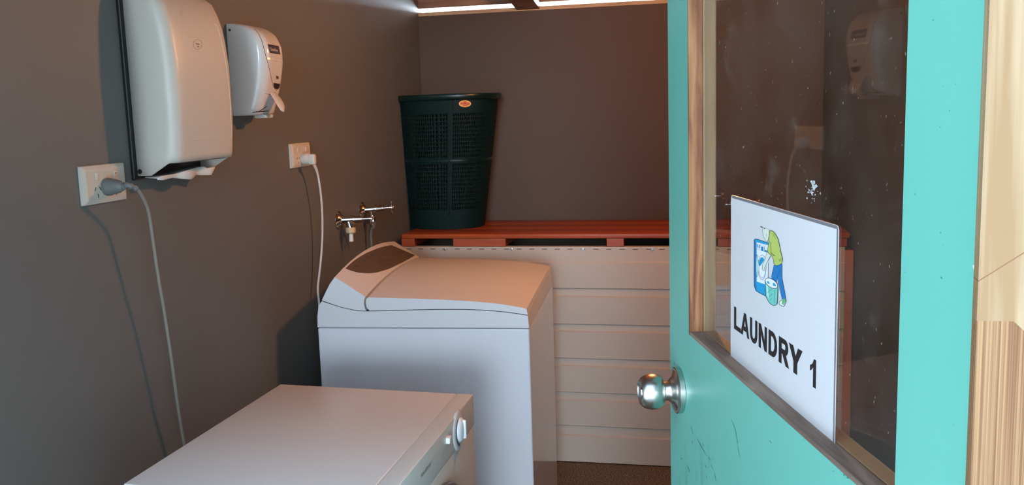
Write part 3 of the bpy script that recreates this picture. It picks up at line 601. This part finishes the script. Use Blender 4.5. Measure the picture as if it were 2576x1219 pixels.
# lever: spoon-shaped push tongue
yc = (SY0+SY1)/2
b = bmesh.new(); rings = []
for k in range(13):
    t = k/12; z = 1.425-0.052*t; x = WX+0.084+0.026*math.sin(t*1.5); hw = 0.019+0.004*math.sin(math.pi*min(1, t*1.1))
    if t > 0.6: hw *= math.sqrt(max(0.02, 1-((t-0.6)/0.4)**2))
    rings.append([(x, yc-hw+0.004, z), (x+0.003, yc-hw*0.6+0.004, z), (x+0.004, yc+0.004, z), (x+0.003, yc+hw*0.6+0.004, z), (x, yc+hw+0.004, z), (x-0.002, yc+0.004, z)])
loft(b, rings); world_parent(obj('push_lever', b, PLASG, smooth=True, angle=60), sd)
b = bmesh.new(); box(b, WX+0.04, WX+0.075, yc-0.02, yc+0.02, 1.358, 1.368, 0.003); world_parent(obj('nozzle', b, PLAS), sd)
b = bmesh.new(); tube(b, [(WX+0.055, SY0+0.004, 1.374), (WX+0.092, SY0+0.02, 1.376)], 0.0012, 6); tube(b, [(WX+0.07, SY0+0.006, 1.374), (WX+0.088, SY0+0.02, 1.388)], 0.001, 6); world_parent(obj('lever_spring', b, BLACK), sd)

# ------------------------------------------------------------------ power outlets
def outlet(y0, y1, z0, z1, label, orange):
    cy, cz = (y0+y1)/2, (z0+z1)/2
    e = empty('power_outlet', (WX, cy, cz)); tag(e, label, 'power outlet', 'power outlets on the left wall')
    b = bmesh.new(); rings = []
    for x, ins in ((0.0003, 0.0), (0.006, 0.001), (0.0095, 0.006), (0.0110, 0.009)):
        P = []
        for (a, c, s) in ((y1-ins-0.003, z1-ins-0.003, 0), (y0+ins+0.003, z1-ins-0.003, 90), (y0+ins+0.003, z0+ins+0.003, 180), (y1-ins-0.003, z0+ins+0.003, 270)):
            for k in range(4): an = math.radians(s+30*k); P.append((WX+x, a+0.003*math.cos(an), c+0.003*math.sin(an)))
        rings.append(P)
    loft(b, rings); world_parent(obj('face_plate', b, PLAS, smooth=True, angle=20), e)
    X = WX+0.0108
    for sy in (-1, 1):
        yy = cy+sy*0.029
        b = bmesh.new(); box(b, X-0.001, X+0.0028, yy-0.005, yy+0.005, cz+0.009, cz+0.024, 0.0012); s = world_parent(obj('rocker_switch', b, PLAS, smooth=True), e)
        b = bmesh.new()
        for dy, dz, an in ((-0.0075, -0.008, 28), (0.0075, -0.008, -28), (0, -0.022, 0)):
            T = Matrix.Translation((X+0.0002, yy+dy, cz+dz)) @ Matrix.Rotation(math.radians(-an), 4, 'X')
            box(b, -0.0004, 0.0004, -0.0009, 0.0009, -0.0038, 0.0038, 0, 2, T)
        world_parent(obj('socket_slots', b, DARK), e)
        b = bmesh.new(); P = [(X+0.0002, yy+0.016*math.cos(a), cz-0.0125+0.016*math.sin(a)) for a in [2*math.pi*k/28 for k in range(28)]]; tube(b, P+[P[0]], 0.0003, 4, False)
        world_parent(obj('socket_ring', b, M('moulded_ring', (0.62, 0.58, 0.52), 0.5)), e)
    if orange:
        b = bmesh.new(); box(b, X+0.0027, X+0.0031, cy+0.0265, cy+0.031, cz+0.018, cz+0.021); world_parent(obj('switch_dot', b, M('red_dot', (0.45, 0.12, 0.08), 0.5)), e)
    return e
outlet(1.598, 1.738, 1.199, 1.277, 'double power outlet near the towel dispenser with a grey plug in it', True)
outlet(2.532, 2.665, 1.2085, 1.281, 'double power outlet above the washer with a white plug in it', False)

# grey plug and cord
PX = WX+0.0115; py, pz = 1.698, 1.2265
pc = onX(290, 469, PX+0.02); py, pz = pc.y, pc.z
b = bmesh.new(); lathe(b, (PX, py, pz), (1, 0, 0), [(0, 0.0175), (0.003, 0.0185), (0.010, 0.0180), (0.015, 0.0155), (0.021, 0.0150), (0.030, 0.0125), (0.038, 0.0085), (0.041, 0.0)], 28)
plugA = obj('plug', b, GREYP, smooth=True, angle=40)
C0 = Vector((PX+0.038, py, pz))
cpts = [C0, onX(322, 466, -1.148), onX(345, 476, -1.140), onX(360, 498, -1.142), onX(374, 535, -1.148), onX(384, 600, -1.153), onX(397, 690, -1.158), onX(414, 790, -1.163), onX(432, 910, -1.168), onX(447, 1020, -1.173), onX(461, 1105, -1.178)]
lastc = cpts[-1]; cpts += [lastc+Vector((0.0, 0.015, -0.15)), lastc+Vector((0.005, 0.02, -0.35))]
b = bmesh.new(); tube(b, spline(cpts, 8), 0.0036, 10); cordA = obj('power_cord', b, GREYC, smooth=True); cordA['label'] = 'grey power cord with a round plug'
b = bmesh.new(); sp_ = spline(cpts, 8)[0:17]; tube(b, sp_, [0.0068-0.0018*k/16 + (0.0009 if (k//2) % 2 else -0.0007) for k in range(17)], 12); reliefA = obj('strain_relief', b, GREYP, smooth=True)

# white plug and cord
pc = onX(775, 399, WX+0.028); py, pz = pc.y, pc.z
b = bmesh.new(); lathe(b, (PX, py, pz), (1, 0, 0), [(0, 0.0165), (0.003, 0.0175), (0.018, 0.0170), (0.022, 0.0150), (0.023, 0)], 24)
q = onX(790, 392, WX+0.045); box(b, WX+0.030, WX+0.052, py-0.010, py+0.010, pz-0.018, pz+0.014, 0.006)
plugB = obj('plug', b, WCAB, smooth=True, angle=40)
cp = [Vector((WX+0.042, py+0.002, pz-0.012)), onX(797, 430, WX+0.043), onX(803, 460, WX+0.042), onX(809, 510, WX+0.040), onX(811, 570, WX+0.036), onX(809, 630, WX+0.032), onX(803, 690, WX+0.026), onX(799.5, 725, WX+0.024), onX(803, 765, WX+0.024)]
cp += [cp[-1]+Vector((0, 0.01, -0.12)), cp[-1]+Vector((0.0, 0.02, -0.35))]
b = bmesh.new(); S = spline(cp, 8); tube(b, S, [0.0055-0.002*min(1, k/10) for k in range(len(S))], 10); cordB = obj('power_cord', b, WCAB, smooth=True); cordB['label'] = 'white power cord hanging from the outlet'

# ------------------------------------------------------------------ wall taps
def cross_handle(b, c, d, up_ang, R=0.029, nsp=4):
    u, v = frame_of(d)
    for k in range(nsp):
        a = up_ang+2*math.pi*k/nsp; e = u*math.cos(a)+v*math.sin(a)
        tube(b, [c+e*0.003, c+e*R*0.55, c+e*R*0.85, c+e*R], [0.0032, 0.0030, 0.0048, 0.0040], 10)
    lathe(b, c-d*0.007, d, [(0, 0.0065), (0.010, 0.0075), (0.014, 0.006), (0.015, 0)], 16)
def tap(wy, wz, end, label):
    e = empty('wall_tap', (WX, wy, wz)); tag(e, label, 'tap', 'laundry taps on the left wall')
    o = Vector((WX, wy, wz)); d = (end-o); Lg = d.length; d.normalize()
    b = bmesh.new(); lathe(b, o+Vector((0.001, 0, 0)), (1, 0, 0), [(0, 0.029), (0.003, 0.029), (0.008, 0.020), (0.014, 0.016), (0.015, 0)], 28); world_parent(obj('flange', b, CHROME, smooth=True, angle=35), e)
    b = bmesh.new(); lathe(b, o+d*0.010, d, [(0, 0.0125), (Lg*0.35, 0.0125), (Lg*0.36, 0.0155), (Lg*0.40, 0.0155), (Lg*0.41, 0.0120), (Lg*0.58, 0.0100), (Lg*0.59, 0.0115), (Lg*0.62, 0.0115), (Lg*0.63, 0.0045), (Lg-0.012, 0.0040)], 20); world_parent(obj('tap_body', b, CHROME, smooth=True, angle=35), e)
    b = bmesh.new(); c = o+d*Lg*0.30; tube(b, [c, c+Vector((0.004, 0, -0.014)), c+Vector((0.008, 0, -0.030))], [0.011, 0.010, 0.010], 16); world_parent(obj('spout', b, CHROME, smooth=True), e)
    b = bmesh.new(); cross_handle(b, end, d, 0.5); world_parent(obj('cross_handle', b, CHROME, smooth=True), e)
    return c+Vector((0.008, 0, -0.030))
w1 = onX(850, 553, WX); w2 = onX(909, 528, WX)
e1 = onY(934, 549, w1.y+0.035); e2 = onY(985, 521, w2.y+0.035)
c1 = tap(w1.y, w1.z, e1, 'chrome wall tap with a white plastic hose connector, nearer of the pair')
c2 = tap(w2.y, w2.z, e2, 'chrome wall tap nearer the back corner with a hose hanging from it')
hc = empty('hose_connector', c1); tag(hc, 'cream and white plastic hose connector screwed on the nearer tap', 'hose connector')
P0 = onY(875, 568, w1.y+0.012); CRM = M('cream_plastic', (0.62, 0.46, 0.27), 0.5)
b = bmesh.new(); lathe(b, (c1.x, c1.y, c1.z+0.004), (0, 0, -1), [(0, 0.0125), (0.003, 0.0165), (0.016, 0.0165), (0.020, 0.012), (0.021, 0)], 10); world_parent(obj('nut', b, CRM), hc)
b = bmesh.new(); tube(b, [(c1.x, c1.y, c1.z-0.014), (c1.x, c1.y, c1.z-0.030), (c1.x, c1.y, c1.z-0.040), (c1.x, c1.y, c1.z-0.043)], [0.0070, 0.0066, 0.0076, 0.0074], 16); world_parent(obj('tail', b, M('white_nylon', (0.80, 0.76, 0.68), 0.4), smooth=True), hc)
wh = empty('water_hose', c2); tag(wh, 'grey inlet hose hanging down the wall from the tap nearer the back corner', 'hose')
b = bmesh.new(); tube(b, spline([c2+Vector((0, 0, 0.004)), c2+Vector((0.002, 0, -0.03)), onY(934, 580, c2.y+0.005), onY(935, 622, c2.y+0.005), c2+Vector((0.0, 0.01, -0.40))], 8), 0.0062, 12); world_parent(obj('hose', b, M('hose_grey', (0.13, 0.12, 0.11), 0.45), smooth=True), wh)
b = bmesh.new(); lathe(b, c2+Vector((0, 0, 0.006)), (0, 0, -1), [(0, 0.012), (0.002, 0.0135), (0.018, 0.0135), (0.020, 0.009)], 12); world_parent(obj('hose_nut', b, CHROME), wh)

# ------------------------------------------------------------------ washing machine
WR = 0.0646
EY = Vector((-math.sin(WR), math.cos(WR), 0)); EB = Vector((-math.cos(WR), -math.sin(WR), 0))   # across, backwards
WO = Vector((-0.4925, 2.452, 0)); 
WW = (onP(1394.5, 900, WO, EB)-WO).dot(EY)
WMx = Matrix(((EB.x, EY.x, 0, WO.x), (EB.y, EY.y, 0, WO.y), (0, 0, 1, 0), (0, 0, 0, 1)))
def nearp(x, y): p = onP(x, y, WO, EY)-WO; return (p.dot(EB), p.z)
def farp(x, y): p = onP(x, y, WO+EY*WW, EY)-WO; return (p.dot(EB), p.z)
print('washer width', WW)
wm = empty('washing_machine', mat=WMx); tag(wm, 'white top-loading washing machine with sloping grey control panel, behind the dryer', 'washing machine')
DB = nearp(799, 824)[0]; ZS = (nearp(799, 824)[1]+nearp(1330, 825)[1])/2
def flip(bm): 
    bmesh.ops.recalc_face_normals(bm, faces=bm.faces[:]); return bm
b = bmesh.new(); box(b, 0, DB, 0, WW, 0.035, ZS-0.0015, 0.004); cab = obj('cabinet', b, WHITE2, wm)
for bx in (0.05, DB-0.05):
    for by in (0.05, WW-0.05):
        b = bmesh.new(); lathe(b, (bx, by, 0.0), (0, 0, 1), [(0, 0.02), (0.012, 0.02), (0.014, 0.010), (0.036, 0.010)], 16); obj('foot', b, BLACK, wm)
# collar: from seam up to the lid line
NS = 9
def dome(b_, y, h=0.020): t = y/WW; return 4*t*(1-t)*h*min(1, max(0.12, (b_-0.0)/0.35))
def loftw(prof, domed, name, mat, y0=0.0, y1=None, smooth=True, angle=28):
    y1 = WW if y1 is None else y1; rings = []
    for k in range(NS+1):
        y = y0+(y1-y0)*k/NS
        rings.append([(bb, y, z+dome(bb, y)*dm+(0.0095*y/WW if z > ZS+0.003 else 0)) for (bb, z), dm in zip(prof, domed)])
    bm = bmesh.new(); loft(bm, rings); return obj(name, bm, mat, wm, smooth, angle)
lowline = [nearp(*q) for q in ((1327.5, 793.5), (1300, 789), (1260, 784), (1215, 780.5), (1167, 778.5), (1100, 778.5), (1020, 780.5), (927, 783), (898, 782), (857, 773), (809, 757.5))]
back = [nearp(801, 770), nearp(798.5, 795), (DB, ZS+0.001)]
loftw([(0.0, ZS+0.001)]+lowline+back, [0]*(1+len(lowline)+3), 'collar', WHITE)
g = 0.0022
lid_top = [nearp(*q) for q in ((1324.5, 776.8), (1312, 773.2), (1296, 770), (1250, 763), (1193, 757.7), (1120, 753.5), (1053.5, 751), (985, 749), (926, 747.5))]
lid_bot = [(bb, z+g) for bb, z in lowline[:8]]
r_ = [nearp(921, 752), nearp(920, 762), nearp(922.5, 773), nearp(929, 781)]
lid = loftw(lid_top+r_+lid_bot[6::-1], [1]*9+[0]*4+[0]*7, 'lid', WHITE)
c_top = [nearp(*q) for q in ((919.5, 746), (900, 733.5), (875, 717), (842, 696.5), (830, 713), (818.7, 735), (809.5, 755))]
c_bot = [(bb, z+g) for bb, z in (lowline[9], lowline[8])]+[nearp(921, 781), nearp(918, 775), nearp(915.5, 763), nearp(916.5, 753)]
con = loftw(c_top+c_bot, [1, 1.08, 1.2, 1.33, .8, .4, 0]+[0]*6, 'console', WHITE)
b = bmesh.new(); 
pr = [(bb, z+g*0.5) for bb, z in lowline]
loft(b, [[(0.004 if i == 0 else (bb if i < 10 else bb-0.004), y, z+0.0095*y/WW) for i, (bb, z) in enumerate(pr)][::1]+[(bb-0.003 if i > 8 else bb+0.002, y, z-0.006+0.0095*y/WW) for i, (bb, z) in list(enumerate(pr))[::-1]] for y, dz in ((0.004, 0), (WW-0.004, 0))])
obj('seam_gasket', b, DARK, wm)
B4 = bvh_of(con, lid)
b = bmesh.new()
upc = [(869, 675.4), (880, 664), (891.6, 654.5), (907, 644.5), (923, 635.5), (950, 624.5), (968, 619.5), (984.5, 616.5), (1044, 642)]
lwc = [(869, 675.4), (882.6, 680.8), (900.6, 685.7), (927.7, 687.5), (950, 684.8), (977, 676.7), (1013, 659.6), (1030, 650.5), (1044, 642)]
# equal parameterisation by x
def byx(pl, x):
    for a, c in zip(pl, pl[1:]):
        if a[0] <= x <= c[0]: return a[1]+(c[1]-a[1])*(x-a[0])/max(1e-9, c[0]-a[0])
    return pl[-1][1]
xs = [869+175*k/30 for k in range(31)]
G = []
for x in xs:
    ya, yb = byx(upc, x), byx(lwc, x); row = []
    for k in range(7):
        h = hit(B4, x, ya+(yb-ya)*k/6, 0.0009); row.append(h)
    G.append([b.verts.new(h) if h is not None else None for h in row])
for r0, r1 in zip(G, G[1:]):
    for k in range(6):
        f = [r0[k], r0[k+1], r1[k+1], r1[k]]
        if all(f): b.faces.new(f)
bmesh.ops.remove_doubles(b, verts=b.verts[:], dist=0.0002)
ov = world_parent(obj('control_panel', b, OVER, smooth=True), wm)
b = bmesh.new(); random.seed(3)
def tick(x, y, dx, dy, wd=1.2): patch(b, B4, [(x, y), (x+dx, y+dy)], [(x+0.4, y+wd), (x+dx+0.4, y+dy+wd)], 3, 2, 0.0014)
for x, y, dx, dy in ((887, 673, 8, -4), (893, 670, 10, -3), (912, 654, 7, 2), (921, 656, 6, 3), (952, 652, 5, 1), (955, 658, 4, 1), (960, 655, 5, 2), (968, 654, 7, 3), (976, 652, 5, 1), (958, 664, 4, 1), (964, 661, 5, 1), (970, 667, 7, -2), (976, 662, 4, 2), (982, 656, 4, 1), (954, 672, 4, 1), (961, 669, 3, 1), (932, 643, 6, -3), (925, 647, 4, -2), (1000, 640, 4, 1), (1008, 634, 5, 1)): tick(x, y, dx, dy)
world_parent(obj('control_markings', b, M('marking_ink', (0.035, 0.025, 0.022), 0.6)), wm)

# ------------------------------------------------------------------ dryer
ZT = 0.7325
A_ = onZ(705, 965, ZT); B_q = onZ(1190.5, 991, ZT); Cn = onZ(309, 1216, ZT); Dn = Vector((B_q.x, Cn.y, ZT))
A_, B_q, Cn = Vector((A_.x, A_.y, 0)), Vector((B_q.x, B_q.y, 0)), Vector((Cn.x, Cn.y, 0)); Dn = Vector((B_q.x+0.001, Cn.y-0.02, 0))
print('dryer', A_, B_q, Cn)
dr = empty('tumble_dryer', (Cn.x, Cn.y, 0)); tag(dr, 'white front-loading dryer with round dial, in front of the washing machine', 'dryer')
def quad(z, ins=0.0, xmax=None, t0=0.0, t1=1.0):   # corners: back-near, front-near, front-far, back-far, between fractions t0..t1 of depth
    c = (A_+B_q+Cn+Dn)/4
    P = [Cn.lerp(Dn, t0), Cn.lerp(Dn, t1), A_.lerp(B_q, t1), A_.lerp(B_q, t0)]
    return [Vector((p.x+(c.x-p.x)*ins*2, p.y+(c.y-p.y)*ins*2, z)) for p in P]
def qbox(z0, z1, t0, t1, name, mat, bev=0.003, ex=0):
    b = bmesh.new(); loft(b, [quad(z0, ex, None, t0, t1), quad(z1, ex, None, t0, t1)])
    bmesh.ops.bevel(b, geom=b.edges[:], offset=bev, segments=3, profile=0.5, affect='EDGES')
    return world_parent(obj(name, b, mat, smooth=True, angle=30), dr)
qbox(0.03, ZT-0.004, 0.02, 0.905, 'cabinet', DRY, 0.002, 0.004)
qbox(ZT-0.022, ZT, 0.0, 0.918, 'top_panel', DRY)
fp = qbox(ZT-0.070, ZT, 0.9195, 1.0, 'control_panel', DRYF, 0.002)
ff = qbox(0.03, ZT-0.0715, 0.905, 0.998, 'front_panel', DRYF, 0.004)
for i, (tx, wy) in enumerate(((0.1, 0), (0.85, 0), (0.1, 1), (0.85, 1))):
    p = (Cn.lerp(Dn, tx) if wy == 0 else A_.lerp(B_q, tx)); cc = (A_+B_q+Cn+Dn)/4; p = p.lerp(cc, 0.12)
    b = bmesh.new(); lathe(b, (p.x, p.y, 0), (0, 0, 1), [(0, 0.018), (0.012, 0.018), (0.014, 0.009), (0.032, 0.009)], 14); world_parent(obj('foot', b, BLACK), dr)
FXx = B_q.x+0.0005
# dial
dc = onX(1162, 1081, FXx+0.008); dial = empty('dial', (0, 0, 0)); COL.objects.unlink(dial); bpy.data.objects.remove(dial)
b = bmesh.new(); lathe(b, (FXx-0.002, dc.y, dc.z), (1, 0, 0), [(0, 0.043), (0.0015, 0.043), (0.0045, 0.040), (0.0055, 0.037), (0.0058, 0.0)], 36); dl = world_parent(obj('dial_base', b, M('dial_white', (0.72, 0.72, 0.70), 0.25), smooth=True, angle=30), dr)
b = bmesh.new(); P = [(FXx+0.0024, dc.y-0.033*math.cos(a), dc.z+0.033*math.sin(a)) for a in [math.radians(-75+140*k/20) for k in range(21)]]
for k in range(20):
    p, q = Vector(P[k]), Vector(P[k+1]); c = Vector((FXx+0.0024, dc.y, dc.z))
    b.faces.new([b.verts.new(v) for v in (p, q, c+(q-c)*0.84, c+(p-c)*0.84)])
for v in b.verts: v.co.x += 0.002
bmesh.ops.remove_doubles(b, verts=b.verts[:], dist=1e-5)
world_parent(obj('dial_band', b, M('dial_blue', (0.01, 0.04, 0.20), 0.4)), dr)
b = bmesh.new(); lathe(b, (FXx+0.0035, dc.y+0.003, dc.z), (1, 0, 0), [(0, 0.0255), (0.003, 0.0250), (0.006, 0.0215), (0.0085, 0.014), (0.0095, 0.0)], 40); box(b, FXx+0.007, FXx+0.0165, dc.y+0.001, dc.y+0.009, dc.z-0.020, dc.z+0.021, 0.0035, 4)
world_parent(obj('dial_knob', b, M('dial_gloss', (0.85, 0.87, 0.90), 0.08), smooth=True, angle=40), dr)
bc = onX(1135, 1104, FXx+0.008)
b = bmesh.new(); box(b, FXx-0.001, FXx+0.008, bc.y-0.010, bc.y+0.008, bc.z-0.007, bc.z+0.006, 0.002); world_parent(obj('start_button', b, M('button_white', (0.9, 0.92, 0.95), 0.2), smooth=True), dr)
tp = onX(1058, 1202, FXx)
b = text_bm('Fisher&Paykel', 0.0112, (FXx+0.0006, tp.y, tp.z), (0, 1, 0), (0, 0, 1), 0.0, 0.2); world_parent(obj('brand_lettering', b, M('logo_ink', (0.12, 0.13, 0.13), 0.5)), dr)
pd_ = onX(1150, 1202, FXx+0.012)
rr = 0.15; cy_, cz_ = (Cn.y+B_q.y)/2-0.0, pd_.z-rr+0.006
b = bmesh.new(); P = [(FXx+0.006, cy_+rr*math.sin(2*math.pi*k/48), cz_+rr*math.cos(2*math.pi*k/48)) for k in range(48)]; tube(b, P+[P[0]], 0.011, 12, False); world_parent(obj('door_ring', b, M('door_grey', (0.10, 0.105, 0.12), 0.3), smooth=True), dr)
b = bmesh.new(); lathe(b, (FXx-0.001, cy_, cz_), (1, 0, 0), [(0, rr-0.004), (0.006, rr-0.006), (0.012, rr-0.03), (0.013, 0)], 40); world_parent(obj('door', b, M('door_smoke', (0.05, 0.05, 0.055), 0.15), smooth=True, angle=30), dr)

# ------------------------------------------------------------------ ribbed cream panel, shelf, post
PY = 3.41
cp_ = empty('metal_cladding', (-0.37, PY, 0)); tag(cp_, 'cream ribbed sheet metal panel below the orange timber shelf', 'metal panel')
prof = [(0.0, 0.004)]
for z0, z1 in ((0.108, 0.149), (0.250, 0.282), (0.384, 0.416), (0.519, 0.549), (0.654, 0.687)):
    prof += [(0.0, z0-0.0005), (0.0055, z0+0.003), (0.0065, z1-0.004), (0.0, z1+0.0005)]
prof += [(0.0, 0.785), (0.003, 0.789), (0.003, 0.840), (0.0035, 0.8435), (0.03, 0.8445)]
b = bmesh.new()
loft(b, [[(x, PY+d_, z) for d_, z in prof]+[(x, PY+0.03, 0.004)] for x in (WX+0.004, 0.458)])
world_parent(obj('ribbed_sheet', b, CREAM, smooth=False), cp_)
x = onY(1022, 627.5, PY).x
while x < 0.44:
    b = bmesh.new(); box(b, x, x+0.0195, PY+0.0022, PY+0.0032, 0.8340, 0.8362); world_parent(obj('punched_slot', b, DARK), cp_); x += 0.0487
for i, px in enumerate((1119, 1286, 1465, 1641)):
    p = onY(px, 628, PY); b = bmesh.new(); lathe(b, (p.x, PY+0.003, 0.8345), (0, -1, 0), [(0, 0.0065), (0.002, 0.0065), (0.0025, 0.004), (0.006, 0.004), (0.006, 0)], 6); world_parent(obj('screw', b, M('zinc', (0.42, 0.40, 0.38), 0.4, 0.9), smooth=True), cp_)
sh = empty('timber_shelf', (-0.37, 3.62, 0.845)); tag(sh, 'orange stained timber shelf on blocks along the back wall', 'shelf')
b = bmesh.new()
ys = [PY-0.004, 3.552, 3.697, BY-0.003]
for a, c in zip(ys, ys[1:]): box(b, -1.178, 0.472, a, c-0.0015, 0.8765, 0.8935, 0.0025)
world_parent(obj('shelf_boards', b, ORANGE, smooth=True, angle=30), sh)
for x0, x1 in ((-1.194, -1.129), (-0.974, -0.767), (-0.383, -0.319), (0.02, 0.085), (0.40, 0.465)):
    b = bmesh.new(); box(b, x0+0.012 if x0 < -1.19 else x0, x1, PY+0.001, BY-0.01, 0.8450, 0.8763, 0.0015); world_parent(obj('shelf_bearer', b, ORANGE), sh)
b = bmesh.new(); box(b, 0.4585, 0.487, PY-0.005, PY+0.09, 0.0, 0.832, 0.002); tag(obj('timber_post', b, ORANGEV), 'orange timber post at the right end of the cream panel, seen through the door glass', 'post')

# ------------------------------------------------------------------ laundry basket
bk = empty('laundry_basket', (-1.0, 3.665, 0.894)); tag(bk, 'tall dark green plastic laundry basket with lattice sides on the shelf', 'laundry basket')
cyb = 3.655; z0b = 0.8945; pbL, pbR = onY(1034, 575, cyb-0.02), onY(1212, 568, cyb-0.02); ptL, ptR = onY(1001, 240, cyb-0.02), onY(1254, 243, cyb-0.02)
HB = onY(1127, 236, 3.50).z-z0b
print('basket', pbL, pbR, ptL, ptR, HB)
cb, rb = (pbL.x+pbR.x)/2, (pbR.x-pbL.x)/2; ct, rt_ = (ptL.x+ptR.x)/2, (ptR.x-ptL.x)/2
def bsec(t, ang, ex=0.0):
    a = rb+(rt_*0.955-rb)*t+ex; cx = cb+(ct-cb)*t; d_ = 0.122+(0.165-0.122)*t+ex
    c, s = math.cos(ang), math.sin(ang); n_e = 0.80
    return Vector((cx+a*math.copysign(abs(c)**n_e, c), cyb+0.01*(1-t)+d_*math.copysign(abs(s)**n_e, s), z0b+HB*t))
NA = 280; RV = []
b = bmesh.new()
rowsT = [0, 0.02, 0.14]; 
def sub(a, c, n):
    out_ = []
    for k in range(n): out_ += [a+(c-a)*(k+0.0)/n, a+(c-a)*(k+0.72)/n]
    return out_
tr_rows = [0.0, 0.07, 0.14]+sub(0.145, 0.50, 12)[0:]+[0.50, 0.53]+sub(0.535, 0.865, 11)+[0.865, 0.93, 0.985]
hole = []
for i in range(len(tr_rows)-1):
    a, c = tr_rows[i], tr_rows[i+1]; hole.append((0.145 <= a < 0.498 or 0.535 <= a < 0.863) and (c-a) > 0.012)
angs = []
for k in range(NA//2): angs += [2*math.pi*(k)/(NA/2), 2*math.pi*(k+0.54)/(NA/2)]
# bars
for t in tr_rows: RV.append([b.verts.new(bsec(t, a+0.02)) for a in angs])
def solid_col(a):
    a = math.degrees(a) % 360
    return (a > 168 and a < 216) or (a > 277 and a < 283) or (a > 338 or a < 8) or (88 < a < 93)
for i in range(len(tr_rows)-1):
    for k in range(NA):
        j2 = (k+1) % NA
        if hole[i] and k % 2 == 0 and not solid_col(angs[k]+0.02): continue
        b.faces.new((RV[i][k], RV[i][j2], RV[i+1][j2], RV[i+1][k]))
b.faces.new([v for v in RV[0]][::-1])
bb_ = world_parent(obj('lattice_body', b, GREENM, smooth=True, angle=15), bk); s_ = bb_.modifiers.new('s', 'SOLIDIFY'); s_.thickness = 0.0022
b = bmesh.new(); rg = []
for dz, ex in ((0.955, 0.002), (0.955, 0.006), (0.962, 0.0115), (0.990, 0.0125), (1.0, 0.009), (1.0, 0.0), (0.975, -0.002)):
    rg.append([bsec(dz, 2*math.pi*k/96, ex) for k in range(96)])
loft(b, rg, cap=False); rm = world_parent(obj('rim', b, GREEN, smooth=True, angle=60), bk); rm.modifiers.new('s', 'SOLIDIFY').thickness = 0.0015
b = bmesh.new()
for a in (280.5, 284): tube(b, [bsec(t, math.radians(a), 0.0008) for t in (0.10, 0.3, 0.5, 0.7, 0.95)] if a < 282 else [bsec(t, math.radians(a), 0.0008) for t in (0.86, 0.9, 0.95)], 0.0026, 8)
world_parent(obj('raised_rib', b, GREEN, smooth=True), bk)
b = bmesh.new(); rings = []
for t in (0.505, 0.508, 0.522, 0.525): rings.append([bsec(t, 2*math.pi*k/96, 0.0004 if t in (0.505, 0.525) else 0.0025) for k in range(96)])
loft(b, rings, cap=False); world_parent(obj('middle_band', b, GREEN, smooth=True), bk)
b = bmesh.new(); lipP = [bsec(0.93, math.radians(a), 0.006) for a in (178, 182, 186, 190, 194)]
rings = [[p+Vector((-0.004, 0, 0.018)) for p in lipP]+[p+Vector((0.006, 0, 0.018)) for p in lipP[::-1]], [p+Vector((-0.006, 0, -0.05)) for p in lipP]+[p+Vector((0.005, 0, -0.05)) for p in lipP[::-1]]]
loft(b, rings); world_parent(obj('side_handle', b, GREEN), bk)
B5 = bvh_of(bb_)
h = hit(B5, 1169.5, 260.5, 0.002); hu = (hit(B5, 1180, 260.5)-hit(B5, 1160, 260.5)).normalized(); hv = (hit(B5, 1169, 250)-hit(B5, 1169, 268)).normalized(); nn = hu.cross(hv)
if nn.y > 0: nn = -nn
def ellipse_bm(rx, rz, off): 
    b = bmesh.new(); P = [b.verts.new(h+hu*rx*math.cos(2*math.pi*k/32)+hv*rz*math.sin(2*math.pi*k/32)+nn*off) for k in range(32)]; b.faces.new(P); return b
st = world_parent(obj('sticker', ellipse_bm(0.0238, 0.0132, 0.0003), M('sticker_yellow', (0.80, 0.42, 0.12), 0.5)), bk)
b = ellipse_bm(0.0205, 0.0100, 0.0007); world_parent(obj('sticker_field', b, M('sticker_orange', (0.62, 0.22, 0.03), 0.5)), bk)
b = bmesh.new()
for dx, dz, rx, rz in ((0, 0.0035, 0.0055, 0.006), (-0.013, 0.001, 0.003, 0.0035), (0.012, -0.001, 0.0055, 0.0035), (-0.004, -0.001, 0.004, 0.003), (0.005, -0.002, 0.004, 0.003), (-0.003, -0.0085, 0.006, 0.0008), (0.008, -0.0085, 0.004, 0.0008)):
    b.faces.new([b.verts.new(h+hu*(dx+rx*math.cos(2*math.pi*k/14))+hv*(dz+rz*math.sin(2*math.pi*k/14))+nn*0.0011) for k in range(14)])
world_parent(obj('sticker_print', b, M('sticker_red', (0.50, 0.06, 0.015), 0.5)), bk)

# ------------------------------------------------------------------ hanging lamp (just above the frame)
lp = empty('pendant_lamp', LAMP_POS+Vector((0, 0, 0.1))); tag(lp, 'bare warm light bulb hanging on a short cord from the roof', 'lamp')
b = bmesh.new(); tube(b, [LAMP_POS+Vector((0, 0, 0.10)), Vector((LAMP_POS.x, LAMP_POS.y, roofz(LAMP_POS.y)))], 0.003, 8); world_parent(obj('cord', b, BLACK), lp)
b = bmesh.new(); lathe(b, LAMP_POS+Vector((0, 0, 0.035)), (0, 0, 1), [(0, 0.016), (0.03, 0.018), (0.06, 0.014), (0.068, 0.005)], 20); world_parent(obj('lamp_holder', b, BLACK, smooth=True), lp)
b = bmesh.new(); bmesh.ops.create_uvsphere(b, u_segments=24, v_segments=16, radius=0.034)
for v in b.verts: v.co += LAMP_POS
world_parent(obj('bulb', b, M('bulb_glow', (1, 1, 1), 0.5, emit=(LAMP_C, LAMP_L)), smooth=True), lp)

# cords belong to their machines
for c_, m_, kids in ((cordA, dr, (plugA, reliefA)), (cordB, wm, (plugB,))):
    world_parent(c_, m_)
    for k_ in kids: world_parent(k_, c_)
